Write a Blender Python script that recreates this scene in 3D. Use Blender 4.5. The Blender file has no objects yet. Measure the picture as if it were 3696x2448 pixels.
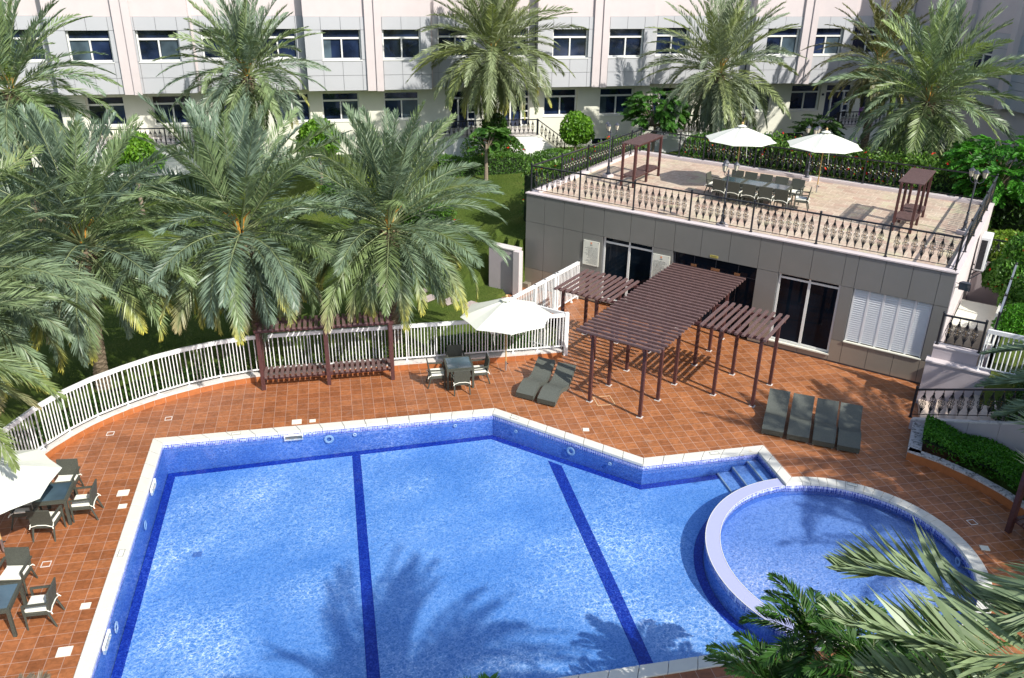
import bpy, math, random
import numpy as np
from mathutils import Vector, Matrix, geometry
R = math.radians
C = bpy.context.scene.collection
scene = bpy.context.scene
# ------------------------------------------------------------------ camera
cam = bpy.data.cameras.new('camera'); co = bpy.data.objects.new('camera', cam); C.objects.link(co)
scene.camera = co
PITCH, ROLL, YAW, CAMZ = 0.43506137, -0.01630519, 0.21086949, 12.955
cam.sensor_width = 36.0; cam.lens = 3059.5/3696*36; cam.clip_start = .1; cam.clip_end = 800
cp, sp = math.cos(PITCH), math.sin(PITCH); cr_, sr = math.cos(ROLL), math.sin(ROLL)
r0, f0, d0 = Vector((1,0,0)), Vector((0,cp,-sp)), Vector((0,-sp,-cp))
rt = cr_*r0+sr*d0; dn = -sr*r0+cr_*d0
cy_, sy_ = math.cos(YAW), math.sin(YAW)
def unyaw(v): return Vector((cy_*v.x+sy_*v.y, -sy_*v.x+cy_*v.y, v.z))
rt, dn, fw = unyaw(rt), unyaw(dn), unyaw(f0)
m = Matrix(((rt.x, -dn.x, -fw.x, 0), (rt.y, -dn.y, -fw.y, 0), (rt.z, -dn.z, -fw.z, CAMZ), (0,0,0,1)))
co.matrix_world = m
# ------------------------------------------------------------------ world, sun, exposure
SUN = Vector((1.40, -2.21, 2.38)).normalized()
w = bpy.data.worlds.new('World'); scene.world = w; w.use_nodes = True
nt = w.node_tree; bg = nt.nodes['Background']; sky = nt.nodes.new('ShaderNodeTexSky')
sky.sky_type = 'NISHITA'; sky.sun_disc = False
sky.sun_elevation = math.asin(SUN.z); sky.sun_rotation = math.atan2(SUN.x, SUN.y)
sky.air_density = 1.0; sky.dust_density = 1.5; sky.ozone_density = 1.0
nt.links.new(sky.outputs[0], bg.inputs[0]); bg.inputs[1].default_value = 0.15
sl = bpy.data.lights.new('sun', 'SUN'); sl.energy = 4.6; sl.angle = R(.53); sl.color = (1, .965, .90)
so = bpy.data.objects.new('sun', sl); C.objects.link(so); so.rotation_mode = 'QUATERNION'
so.rotation_quaternion = SUN.to_track_quat('Z', 'Y')
vs = scene.view_settings; vs.view_transform = 'Standard'; vs.look = 'None'; vs.gamma = 1; vs.exposure = 0.40
scene.cycles.max_bounces = 6; scene.cycles.transparent_max_bounces = 10

# ------------------------------------------------------------------ helpers
def tag(o, label=None, cat=None, group=None, kind=None):
    if label: o['label'] = label
    if cat: o['category'] = cat
    if group: o['group'] = group
    if kind: o['kind'] = kind
    return o
def empty(name, loc=(0,0,0), rz=0, label=None, cat=None, group=None):
    o = bpy.data.objects.new(name, None); C.objects.link(o); o.location = loc; o.rotation_euler = (0,0,rz)
    o.empty_display_size = .1
    return tag(o, label, cat, group)
def copy_tree(o, parent=None):
    c = o.copy(); C.objects.link(c); c.parent = parent
    for ch in list(o.children): copy_tree(ch, c)
    return c
class MB:
    def __init__(s): s.v = []; s.f = []; s.n = 0
    def add(s, v, f):
        s.v.append(np.asarray(v, float)); s.f += [tuple(i+s.n for i in q) for q in f]; s.n += len(v); return s
    def box(s, x0, x1, y0, y1, z0, z1):
        v = [(x0,y0,z0),(x1,y0,z0),(x1,y1,z0),(x0,y1,z0),(x0,y0,z1),(x1,y0,z1),(x1,y1,z1),(x0,y1,z1)]
        return s.add(v, [(3,2,1,0),(4,5,6,7),(0,1,5,4),(1,2,6,5),(2,3,7,6),(3,0,4,7)])
    def bar(s, a, b, w, h, up=(0,0,1)):
        a = np.array(a,float); b = np.array(b,float); d = b-a; L = np.linalg.norm(d); d = d/L
        upv = np.array(up,float); sd = np.cross(d, upv); n = np.linalg.norm(sd)
        if n < 1e-4: sd = np.cross(d, (1,0,0)); n = np.linalg.norm(sd)
        sd /= n; uu = np.cross(sd, d); o = []
        for p in (a, b):
            for i, j in ((-1,-1),(1,-1),(1,1),(-1,1)): o.append(p+sd*i*w/2+uu*j*h/2)
        return s.add(o, [(0,1,2,3),(7,6,5,4),(0,4,5,1),(1,5,6,2),(2,6,7,3),(3,7,4,0)])
    def tube(s, pts, rad, n=6, cap=True):
        pts = [np.array(p,float) for p in pts]; k = len(pts)
        rad = [rad]*k if np.isscalar(rad) else rad
        base = s.n; o = []; prev = None
        for i, p in enumerate(pts):
            d = pts[min(i+1,k-1)]-pts[max(i-1,0)]; d = d/(np.linalg.norm(d)+1e-9)
            if prev is None:
                a = np.cross(d, (0,0,1)); 
                if np.linalg.norm(a) < 1e-3: a = np.cross(d, (1,0,0))
            else: a = prev-d*np.dot(prev,d)
            a /= np.linalg.norm(a)+1e-9; prev = a; b = np.cross(d, a)
            for j in range(n):
                t = 2*math.pi*j/n; o.append(p+(a*math.cos(t)+b*math.sin(t))*rad[i])
        f = []
        for i in range(k-1):
            for j in range(n):
                j2 = (j+1)%n; f.append((i*n+j, i*n+j2, (i+1)*n+j2, (i+1)*n+j))
        if cap: f += [tuple(range(n))[::-1], tuple((k-1)*n+j for j in range(n))]
        return s.add(o, f)
    def lathe(s, prof, n=16, c=(0,0), ):
        return s.tube([(c[0],c[1],z) for r,z in prof], [max(r,.0005) for r,z in prof], n)
    def ball(s, c, r, n=8):
        pr = [(r*math.sin(t), -r*math.cos(t)) for t in np.linspace(.15, math.pi-.15, 6)]
        return s.tube([(c[0],c[1],c[2]+z) for q,z in pr], [q for q,z in pr], n)
    def prism(s, poly, z0, z1):
        n = len(poly); v = [(x,y,z0) for x,y in poly]+[(x,y,z1) for x,y in poly]
        f = [tuple(range(n))[::-1], tuple(range(n,2*n))]+[(i,(i+1)%n,n+(i+1)%n,n+i) for i in range(n)]
        return s.add(v, f)
    def build(s, name, mat, parent=None, smooth=False, bevel=0):
        v = np.concatenate(s.v) if s.v else np.zeros((0,3))
        me = bpy.data.meshes.new(name); me.from_pydata(v.tolist(), [], s.f); me.update()
        if mat: me.materials.append(mat)
        o = bpy.data.objects.new(name, me); C.objects.link(o); o.parent = parent
        if smooth: me.polygons.foreach_set('use_smooth', [True]*len(me.polygons))
        if bevel:
            b = o.modifiers.new('bevel','BEVEL'); b.width = bevel; b.segments = 2; b.limit_method = 'ANGLE'
        return o
def quads_obj(name, V, mat, parent=None, col=None, smooth=False, tri=False):
    """V: (n,4,3) quads; col: (n,4,3) colours or None"""
    n, k = V.shape[0], V.shape[1]
    me = bpy.data.meshes.new(name); me.vertices.add(n*k); me.vertices.foreach_set('co', V.reshape(-1).astype(np.float32))
    me.loops.add(n*k); me.loops.foreach_set('vertex_index', np.arange(n*k, dtype=np.int32))
    me.polygons.add(n); me.polygons.foreach_set('loop_start', np.arange(0, n*k, k, dtype=np.int32))
    me.polygons.foreach_set('loop_total', np.full(n, k, dtype=np.int32))
    if col is not None:
        ca = me.color_attributes.new('tint', 'FLOAT_COLOR', 'POINT')
        c4 = np.concatenate([col, np.ones(col.shape[:2]+(1,))], 2); ca.data.foreach_set('color', c4.reshape(-1).astype(np.float32))
    me.update(calc_edges=True); me.materials.append(mat)
    o = bpy.data.objects.new(name, me); C.objects.link(o); o.parent = parent
    return o
def uv2(u, v): return ((u+v)/2**.5, (u-v)/2**.5)
def join_poly(polys_outer, holes, z, name, mat, kind='structure', step=None):
    """constrained triangulation of one outline with holes"""
    pts = []; edges = []
    for P in [polys_outer]+holes:
        b = len(pts); pts += [Vector(p) for p in P]; edges += [(b+i, b+(i+1)%len(P)) for i in range(len(P))]
    v, e, f, *_ = geometry.delaunay_2d_cdt(pts, edges, [], 1, 1e-5)
    def inside(p, P):
        c = False; x, y = p
        for i in range(len(P)):
            x1,y1 = P[i]; x2,y2 = P[(i+1)%len(P)]
            if (y1>y) != (y2>y) and x < (x2-x1)*(y-y1)/(y2-y1)+x1: c = not c
        return c
    keep = []
    for q in f:
        c = sum((v[i] for i in q), Vector((0,0)))/len(q)
        if inside(c, polys_outer) and not any(inside(c, h) for h in holes): keep.append(tuple(q))
    mb = MB(); mb.add([(p.x,p.y,z) for p in v], keep)
    o = mb.build(name, mat); 
    if kind: o['kind'] = kind
    return o
def offset_poly(P, d):
    n = len(P); out = []
    for i in range(n):
        a = np.array(P[i-1]); b = np.array(P[i]); c = np.array(P[(i+1)%n])
        e1 = b-a; e1 = e1/np.linalg.norm(e1); e2 = c-b; e2 = e2/np.linalg.norm(e2)
        n1 = np.array((-e1[1], e1[0])); n2 = np.array((-e2[1], e2[0])); k = n1+n2; k = k/max(np.dot(k,k),1.2)*2
        out.append(tuple(b+k*d))
    return out
# ------------------------------------------------------------------ materials
M = {}
class N:
    def __init__(s, name):
        s.m = bpy.data.materials.new(name); s.m.use_nodes = True; s.t = s.m.node_tree; s.b = s.t.nodes['Principled BSDF']
        s.out = s.t.nodes['Material Output']
    def n(s, ty, **kw):
        q = s.t.nodes.new(ty)
        for k, v in kw.items(): setattr(q, k, v)
        return q
    def l(s, a, b): s.t.links.new(a, b)
    def pos(s, scale=(1,1,1), rot=(0,0,0), loc=(0,0,0), obj=False):
        g = s.n('ShaderNodeTexCoord') if obj else s.n('ShaderNodeNewGeometry'); mp = s.n('ShaderNodeMapping')
        s.l(g.outputs['Object'] if obj else g.outputs['Position'], mp.inputs[0])
        mp.inputs['Scale'].default_value = scale; mp.inputs['Rotation'].default_value = rot; mp.inputs['Location'].default_value = loc
        return mp.outputs[0]
    def noise(s, vec, scale, detail=3, rough=.55, dist=0):
        q = s.n('ShaderNodeTexNoise'); s.l(vec, q.inputs['Vector']); q.inputs['Scale'].default_value = scale
        q.inputs['Detail'].default_value = detail; q.inputs['Roughness'].default_value = rough; q.inputs['Distortion'].default_value = dist
        return q.outputs['Fac']
    def ramp(s, fac, stops):
        q = s.n('ShaderNodeValToRGB'); s.l(fac, q.inputs[0]); e = q.color_ramp.elements
        while len(e) < len(stops): e.new(.5)
        for i, (p, c) in enumerate(stops):
            e[i].position = p; e[i].color = (c[0],c[1],c[2],1) if not np.isscalar(c) else (c,c,c,1)
        return q.outputs[0]
    def mix(s, fac, a, b, mode='MIX'):
        q = s.n('ShaderNodeMix', data_type='RGBA', blend_type=mode)
        for k, x in ((0,fac),(6,a),(7,b)):
            if isinstance(x, bpy.types.NodeSocket): s.l(x, q.inputs[k])
            elif k == 0: q.inputs[0].default_value = x
            else: q.inputs[k].default_value = (x[0],x[1],x[2],1) if not np.isscalar(x) else (x,x,x,1)
        return q.outputs[2]
    def math(s, op, a, b=0., c=0.):
        q = s.n('ShaderNodeMath', operation=op)
        for k, x in enumerate((a,b,c)):
            if isinstance(x, bpy.types.NodeSocket): s.l(x, q.inputs[k])
            else: q.inputs[k].default_value = x
        return q.outputs[0]
    def bump(s, h, strength=.3, dist=.02):
        q = s.n('ShaderNodeBump'); s.l(h, q.inputs['Height']); q.inputs['Strength'].default_value = strength
        q.inputs['Distance'].default_value = dist; s.l(q.outputs[0], s.b.inputs['Normal']); return q
    def col(s, c):
        if isinstance(c, bpy.types.NodeSocket): s.l(c, s.b.inputs['Base Color'])
        else: s.b.inputs['Base Color'].default_value = (c[0],c[1],c[2],1)
    def set(s, rough=.6, metal=0, spec=.5, ior=1.45):
        s.b.inputs['Roughness'].default_value = rough; s.b.inputs['Metallic'].default_value = metal
        s.b.inputs['Specular IOR Level'].default_value = spec; s.b.inputs['IOR'].default_value = ior
def simple(name, c, rough=.6, var=.15, scale=6, metal=0, spec=.5, bump=0, fine=60, ior=1.45, dirt=None):
    n = N(name); p = n.pos()
    f = n.noise(p, scale, 4); g = n.noise(p, fine, 2)
    k = n.math('ADD', n.math('MULTIPLY', f, .65), n.math('MULTIPLY', g, .35))
    c = np.array(c)
    col = n.ramp(k, [(.3, c*(1-var)), (.7, np.minimum(c*(1+var), .95))])
    if dirt is not None:
        d = n.noise(p, dirt[1], 5, .65, .6)
        col = n.mix(n.ramp(d, [(dirt[2], 0.), (dirt[2]+.12, 1.)]), col, dirt[0])
    n.col(col); n.set(rough, metal, spec, ior)
    if bump: n.bump(g, bump, .01)
    M[name] = n.m; return n.m
def leafmat(name, base=None, var=.25, trans=.25, rough=.5, spec=.3):
    n = N(name); p = n.pos()
    f = n.noise(p, 9, 3)
    if base is None:
        a = n.n('ShaderNodeAttribute', attribute_name='tint'); c = a.outputs['Color']
    else: c = n.mix(1., (1,1,1), base, 'MULTIPLY')
    c = n.mix(1., c, n.ramp(f, [(.25, 1-var), (.75, 1+var)]), 'MULTIPLY')
    n.col(c); n.set(rough, 0, spec)
    tr = n.n('ShaderNodeBsdfTranslucent'); n.l(n.mix(1., c, (1.25,1.35,.55), 'MULTIPLY'), tr.inputs[0])
    ms = n.n('ShaderNodeMixShader'); ms.inputs[0].default_value = trans*.8
    n.l(n.b.outputs[0], ms.inputs[1]); n.l(tr.outputs[0], ms.inputs[2]); n.l(ms.outputs[0], n.out.inputs[0])
    M[name] = n.m; return n.m
# deck tiles
def tilemat(name, pitch, c1, c2, grout, rot=0, gw=.016, off=(0,0), rough=.35, patch=None, worldpatch=None, aspect=1.):
    n = N(name); p = n.pos(rot=(0,0,rot), loc=(off[0],off[1],0))
    b = n.n('ShaderNodeTexBrick'); b.offset = 0 if aspect == 1 else .37; b.squash = 1; n.l(p, b.inputs['Vector'])
    b.inputs['Scale'].default_value = 1; b.inputs['Brick Width'].default_value = pitch*aspect; b.inputs['Row Height'].default_value = pitch
    b.inputs['Mortar Size'].default_value = gw/2; b.inputs['Mortar Smooth'].default_value = .1; b.inputs['Bias'].default_value = 0
    b.inputs['Color1'].default_value = (*c1,1); b.inputs['Color2'].default_value = (*c2,1); b.inputs['Mortar'].default_value = (*grout,1)
    f = n.noise(n.pos(scale=(1,1.6,1)), 7, 5, .6, .4); g = n.noise(n.pos(), 1.1, 3)
    mot = n.ramp(f, [(.3, .72), (.7, 1.25)])
    c = n.mix(1., b.outputs['Color'], mot, 'MULTIPLY')
    c = n.mix(b.outputs['Fac'], c, grout)
    c = n.mix(1., c, n.ramp(g, [(.3, .86), (.7, 1.12)]), 'MULTIPLY')
    if patch: 
        h = n.noise(n.pos(), patch[1], 4, .6, .5)
        c = n.mix(n.ramp(h, [(patch[2], 0.), (patch[2]+.1, patch[3])]), c, patch[0])
    if worldpatch: c = worldpatch(n, c)
    n.col(c); n.set(rough, 0, .5)
    inv = n.math('SUBTRACT', 1., b.outputs['Fac']); n.bump(inv, .25, .004)
    M[name] = n.m; return n.m
def reflect_right(n, c):  # lighter tiles towards the right and back: reflected light put into the colour
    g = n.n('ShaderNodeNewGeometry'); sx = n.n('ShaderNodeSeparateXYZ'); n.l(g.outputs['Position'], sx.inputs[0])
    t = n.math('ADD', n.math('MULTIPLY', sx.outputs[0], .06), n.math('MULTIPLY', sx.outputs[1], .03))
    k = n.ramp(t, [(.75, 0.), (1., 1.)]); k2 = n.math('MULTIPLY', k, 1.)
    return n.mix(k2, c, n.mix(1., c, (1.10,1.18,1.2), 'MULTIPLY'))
tilemat('deck_tile', .33, (.345,.126,.048), (.245,.084,.032), (.40,.25,.19), gw=.013, off=(1.338,-24.684), worldpatch=reflect_right, patch=((.40,.25,.18), 1.4, .64, .45))
tilemat('terrace_paving', .48, (.50,.41,.31), (.44,.31,.24), (.62,.55,.44), rot=R(45), gw=.02, rough=.7, patch=((.50,.47,.30), .9, .56, .7), aspect=1.25)
simple('riser_tile', (.40,.135,.045), .4, .2, 5)
simple('coping_stone', (.62,.61,.55), .5, .05, 5, dirt=((.58,.46,.28), 2.6, .63))
simple('concrete_curb', (.60,.56,.52), .8, .12, 8, dirt=((.30,.28,.27), 3, .56))
simple('old_curb', (.52,.49,.47), .85, .3, 14, dirt=((.16,.15,.14), 9, .5))
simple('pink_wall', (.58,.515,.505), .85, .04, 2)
simple('shade_pink', (.46,.40,.41), .85, .06, 2.5)  # darker copy of the pink wall, its shade put into the colour
simple('cream_wall', (.70,.69,.58), .8, .05, 1.5)
simple('white_wall', (.80,.80,.76), .8, .05, 3, dirt=((.55,.53,.42), 2.2, .62))
simple('facade_panel', (.45,.455,.47), .45, .03, .8)
simple('joint_dark', (.10,.105,.11), .8, .1)
simple('joint_soft', (.27,.285,.29), .8, .1)
simple('pavilion_panel', (.225,.222,.205), .4, .05, 1.4, metal=.25, spec=.6)
simple('plinth_panel', (.30,.262,.21), .4, .06, 1.6, metal=.2)
simple('white_paint', (.80,.80,.79), .35, .04, 9)
simple('white_frame', (.74,.74,.70), .35, .04, 9)
simple('dark_wood', (.078,.030,.028), .5, .3, 14, bump=.15)
simple('slat_wood', (.135,.082,.076), .55, .3, 9, bump=.2)
simple('black_iron', (.012,.014,.02), .35, .3, 20, spec=.7)
simple('gold_paint', (.30,.17,.035), .4, .2, 20, metal=.2)
simple('grey_iron', (.055,.06,.075), .4, .3, 20)
simple('rail_blue', (.30,.33,.40), .4, .15, 20, metal=.4)
simple('wicker', (.060,.064,.050), .65, .35, 40, bump=.5, fine=220)
simple('lounger_wicker', (.092,.100,.085), .6, .22, 30, bump=.5, fine=260)
simple('cushion', (.78,.77,.66), .85, .06, 12)
simple('canopy', (.66,.67,.585), .8, .03, 3)
simple('pole_wood', (.50,.33,.14), .5, .2, 20)
simple('base_white', (.68,.69,.67), .5, .06, 10)
simple('steel', (.55,.56,.58), .3, .1, 20, metal=.9)
simple('stepping_stone', (.40,.33,.30), .85, .25, 7)
simple('step_stone', (.62,.50,.40), .7, .2, 12)
simple('black_plastic', (.02,.02,.022), .5, .2)
simple('ac_white', (.78,.79,.79), .4, .04)
simple('blue_plastic', (.02,.03,.12), .35, .3)
simple('purple_fabric', (.25,.07,.33), .8, .2)
simple('sign_board', (.70,.70,.60), .5, .03)
simple('yellow_plate', (.50,.42,.10), .4, .1)
simple('copper_plate', (.55,.28,.13), .35, .3, 20, metal=.4)
simple('ink', (.03,.03,.03), .7, .1)
simple('logo_orange', (.72,.30,.16), .7, .1)
simple('lamp_glass', (.62,.58,.45), .3, .1)
simple('lid_white', (.72,.71,.60), .6, .05, 10)
simple('soil', (.055,.045,.032), .95, .4, 5)
simple('dark_backing', (.03,.03,.032), .8, .3)  # near-black backing inside the buildings, behind windows and doors
simple('louvre_cream', (.52,.50,.42), .7, .12, 5)
def glass(name, c, rough, spec=.8, ior=1.7, var=0):
    n = N(name); p = n.pos(); f = n.noise(p, .9, 3, .5, .3); g = n.noise(p, 40, 2)
    c = np.array(c); n.col(n.ramp(f, [(.35, c*.5), (.7, c*(1+var))])); n.set(rough, 0, spec, ior)
    M[name] = n.m
glass('window_glass', (.008,.014,.035), .06, .7, 1.55, 1.6)
glass('dark_glass', (.004,.008,.014), .03, .32, 1.3, .5)
glass('table_glass', (.06,.10,.13), .08, .8, 1.5, .4)
# pavilion panels look slightly brushed
# grass
n = N('grass'); p = n.pos(); a = n.noise(p, .55, 4); b = n.noise(p, 22, 3); c = n.noise(p, 90, 2)
k = n.math('ADD', n.math('MULTIPLY', a, .5), n.math('ADD', n.math('MULTIPLY', b, .3), n.math('MULTIPLY', c, .2)))
n.col(n.ramp(k, [(.3, (.045,.08,.015)), (.5, (.09,.135,.025)), (.62, (.14,.17,.04)), (.75, (.20,.18,.08))])); n.set(.95, 0, .1); n.bump(c, .9, .05); M['grass'] = n.m
leafmat('palm_leaf', None, .22, .22, .42, .5)
leafmat('leaf', None, .3, .3, .45, .4)
# palm trunk
n = N('palm_bark'); p = n.pos(); a = n.noise(p, 6, 4); b = n.noise(p, 45, 3)
n.col(n.ramp(n.math('ADD', n.math('MULTIPLY',a,.5), n.math('MULTIPLY',b,.5)), [(.3, (.06,.045,.03)), (.55, (.16,.125,.085)), (.75, (.28,.23,.16))])); n.set(.9,0,.2); n.bump(b,.6,.02); M['palm_bark'] = n.m
# mosaic
def mosaic(name, c1, c2, c3, tile=.025, grout=None, spread=.3):
    n = N(name); p = n.pos(scale=(1/tile,)*3)
    fl = n.n('ShaderNodeVectorMath', operation='FLOOR'); n.l(p, fl.inputs[0])
    wn = n.n('ShaderNodeTexWhiteNoise', noise_dimensions='3D'); n.l(fl.outputs[0], wn.inputs['Vector'])
    big = n.noise(n.pos(), .6, 3)
    k = n.math('ADD', n.math('MULTIPLY', wn.outputs['Value'], spread), n.math('MULTIPLY', big, 1-spread))
    c = n.ramp(k, [(.25, c1), (.5, c2), (.8, c3)])
    if grout is not None:
        fr = n.n('ShaderNodeVectorMath', operation='FRACTION'); n.l(p, fr.inputs[0]); sx = n.n('ShaderNodeSeparateXYZ'); n.l(fr.outputs[0], sx.inputs[0])
        d = None
        for i in range(3):
            e = n.math('LESS_THAN', sx.outputs[i], .17); d = e if d is None else n.math('MAXIMUM', d, e)
        c = n.mix(d, c, grout)
    n.col(c); n.set(.25, 0, .5); M[name] = n.m
mosaic('pool_floor', (.15,.35,.70), (.25,.48,.84), (.38,.60,.92), .03, spread=.5)
mosaic('pool_wall', (.09,.19,.50), (.13,.26,.62), (.19,.35,.74), .03, spread=.4)
mosaic('lane_dark', (.008,.03,.30), (.012,.045,.38), (.03,.09,.50), .03, spread=.6)
mosaic('water_line', (.05,.07,.38), (.12,.16,.55), (.40,.46,.80), .05, grout=(.60,.62,.80), spread=.6)
mosaic('ledge_mosaic', (.24,.27,.55), (.34,.37,.62), (.48,.50,.72), .05, grout=(.38,.40,.62), spread=.8)
mosaic('kids_floor', (.20,.34,.64), (.29,.45,.76), (.40,.56,.86), .035, spread=.5)
# water: lets the sun through, with a bright caustic web painted into its colour
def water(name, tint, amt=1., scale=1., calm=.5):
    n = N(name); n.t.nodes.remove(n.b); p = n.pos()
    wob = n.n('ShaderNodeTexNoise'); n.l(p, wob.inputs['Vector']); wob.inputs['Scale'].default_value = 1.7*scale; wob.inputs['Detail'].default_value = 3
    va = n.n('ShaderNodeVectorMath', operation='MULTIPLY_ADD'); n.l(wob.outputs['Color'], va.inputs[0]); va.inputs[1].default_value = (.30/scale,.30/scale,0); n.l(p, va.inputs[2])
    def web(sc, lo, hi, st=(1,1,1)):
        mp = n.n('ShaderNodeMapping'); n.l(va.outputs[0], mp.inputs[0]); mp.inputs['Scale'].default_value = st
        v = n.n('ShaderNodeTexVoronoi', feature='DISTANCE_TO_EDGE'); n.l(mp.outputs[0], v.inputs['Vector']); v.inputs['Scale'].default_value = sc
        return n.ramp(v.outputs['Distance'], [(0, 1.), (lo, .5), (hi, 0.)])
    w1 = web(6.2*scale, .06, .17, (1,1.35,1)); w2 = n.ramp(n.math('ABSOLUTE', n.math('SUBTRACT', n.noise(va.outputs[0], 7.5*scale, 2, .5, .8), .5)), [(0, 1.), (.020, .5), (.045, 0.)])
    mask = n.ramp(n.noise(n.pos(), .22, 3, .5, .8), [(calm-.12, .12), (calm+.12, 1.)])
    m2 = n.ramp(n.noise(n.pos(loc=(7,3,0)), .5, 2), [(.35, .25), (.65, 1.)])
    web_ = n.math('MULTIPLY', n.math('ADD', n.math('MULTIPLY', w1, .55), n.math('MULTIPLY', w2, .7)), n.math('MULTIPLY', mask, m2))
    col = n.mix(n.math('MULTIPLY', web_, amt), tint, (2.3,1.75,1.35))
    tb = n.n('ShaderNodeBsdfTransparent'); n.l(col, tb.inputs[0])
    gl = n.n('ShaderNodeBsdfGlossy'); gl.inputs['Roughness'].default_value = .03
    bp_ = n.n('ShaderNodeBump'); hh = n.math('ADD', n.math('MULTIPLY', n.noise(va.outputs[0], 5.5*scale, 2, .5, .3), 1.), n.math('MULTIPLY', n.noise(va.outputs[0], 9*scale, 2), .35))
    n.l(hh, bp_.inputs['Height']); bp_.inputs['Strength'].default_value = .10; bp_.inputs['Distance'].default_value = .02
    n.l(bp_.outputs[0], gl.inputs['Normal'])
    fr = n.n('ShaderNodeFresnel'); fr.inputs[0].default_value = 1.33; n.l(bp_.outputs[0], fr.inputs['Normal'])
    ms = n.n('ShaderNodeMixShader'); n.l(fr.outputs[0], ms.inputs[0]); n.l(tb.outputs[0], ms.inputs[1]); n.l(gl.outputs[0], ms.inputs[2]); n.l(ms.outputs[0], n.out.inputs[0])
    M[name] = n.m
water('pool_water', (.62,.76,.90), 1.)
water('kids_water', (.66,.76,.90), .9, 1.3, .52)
# ------------------------------------------------------------------ ground, deck, pool
CX, CY = 11.13, 14.1
def arc(cx, cy, r, a0, a1, n):
    return [(cx+r*math.cos(R(a0+(a1-a0)*i/n)), cy+r*math.sin(R(a0+(a1-a0)*i/n))) for i in range(n+1)]
RI = 2.86
aS = math.degrees(math.atan2(11.72-CY, -(RI**2-(11.72-CY)**2)**.5))       # where the bottom edge meets the circle
POOL = [(-5.34,11.72), (-5.34,22.05), (4.15,22.05), (7.72,18.55), (11.17,18.57), (11.17, CY+RI)] + arc(CX, CY, RI, 80, aS, 46)
POOL_O = offset_poly(POOL, .31)
def mid(p, q): return ((p[0]+q[0])/2, (p[1]+q[1])/2)
DK = [(-8.90,20.2), (-8.62,21.1), (-8.14,22.1), (-7.79,22.65), (-7.40,23.17), (-6.95,23.62), (-6.46,24.02), (-5.92,24.38), (-5.33,24.70), (-4.66,24.99), (-3.97,25.24), (-3.3,25.40), (-2.7,25.46)]
DK2 = [(7.24,25.50)]
RIS = [(17.5,17.2), (15.12,17.52), (15.62,16.86), (16.03,16.05), (16.27,15.3), (16.42,14.4), (16.45,13.4)]
deck_out = [(-12,4.5), (-12,20.2)] + DK + DK2 + [(8.2,28.5),(6.2,31.2),(8.2,33.0),(19.6,22.2),(20.5,20.6),(20.5,4.5)]
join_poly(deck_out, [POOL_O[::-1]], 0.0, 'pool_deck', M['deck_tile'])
# coping slabs
mb = MB(); n = len(POOL)
for i in range(n):
    a, b, A, B = np.array(POOL[i]), np.array(POOL[(i+1)%n]), np.array(POOL_O[i]), np.array(POOL_O[(i+1)%n])
    L = np.linalg.norm(b-a); k = max(1, round(L/.62)) if L > .6 else 1
    for j in range(k):
        t0, t1 = j/k, (j+1)/k; e = .006/L if (k > 1 or i % 2 == 0) else 0
        q = [a+(b-a)*(t0+e), A+(B-A)*(t0+e), A+(B-A)*(t1-e), a+(b-a)*(t1-e)]
        q = [tuple(x) for x in q]; mb.prism(q, -.055, .035)
o = mb.build('pool_coping', M['coping_stone'], bevel=.012); o['kind'] = 'structure'
def strip(name, P, z0, z1, mat, close=True):
    mb = MB(); n = len(P)
    for i in range(n if close else n-1):
        a, b = P[i], P[(i+1)%n]; za = z0(a) if callable(z0) else z0; zb = z0(b) if callable(z0) else z0
        mb.add([(a[0],a[1],za),(b[0],b[1],zb),(b[0],b[1],z1),(a[0],a[1],z1)], [(0,1,2,3)])
    o = mb.build(name, mat); o['kind'] = 'structure'; return o
PW = offset_poly(POOL, .015)
def fz(p): return -1.0+.027*(p[0]+5.3)
strip('water_line_mosaic', PW, -.23, -.03, M['water_line'])
KIDS = arc(11.2, 14.07, 2.92, 92, 450, 72)[:-1]
RO = arc(11.2, 14.05, 3.29, 89, 226.5, 40)
RIn = arc(11.2, 14.07, 2.92, 90, 223, 40)
def clip_pool(): 
    return [POOL[0], POOL[1], POOL[2], POOL[3], POOL[4], (11.17,17.34)] + RO
MAINP = clip_pool()
strip('pool_wall', offset_poly(MAINP, .012), lambda p: fz(p)-.02, -.2, M['pool_wall'])
def flat(name, P, z, mat, kind='structure'):
    mb = MB(); mb.add([(p[0],p[1], z(p) if callable(z) else z) for p in P], [tuple(range(len(P)))]); o = mb.build(name, mat); o['kind'] = kind; return o
def tri_flat(name, P, z, mat):
    o = join_poly(P, [], 0, name, mat)
    for v in o.data.vertices: v.co.z = z(v.co) if callable(z) else z
    return o
tri_flat('pool_floor', MAINP, fz, M['pool_floor'])
# dark border band and lane lines
IN = offset_poly(MAINP, -.22); mb = MB()
for i in range(len(MAINP)):
    j = (i+1)%len(MAINP); q = [MAINP[i], MAINP[j], IN[j], IN[i]]
    mb.add([(p[0],p[1],fz(p)+.004) for p in q], [(0,1,2,3)])
for x0, x1, x2, x3 in ((-.12,.12,-.12,.16), (5.48,5.80,5.50,5.80)):
    q = [(x0,21.83 if x0<0 else 20.3),(x1,21.83 if x0<0 else 19.95),(x3,11.94),(x2,11.94)]
    mb.add([(p[0],p[1],fz(p)+.008) for p in q], [(0,1,2,3)])
o = mb.build('lane_lines', M['lane_dark']); o['kind'] = 'structure'
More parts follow.
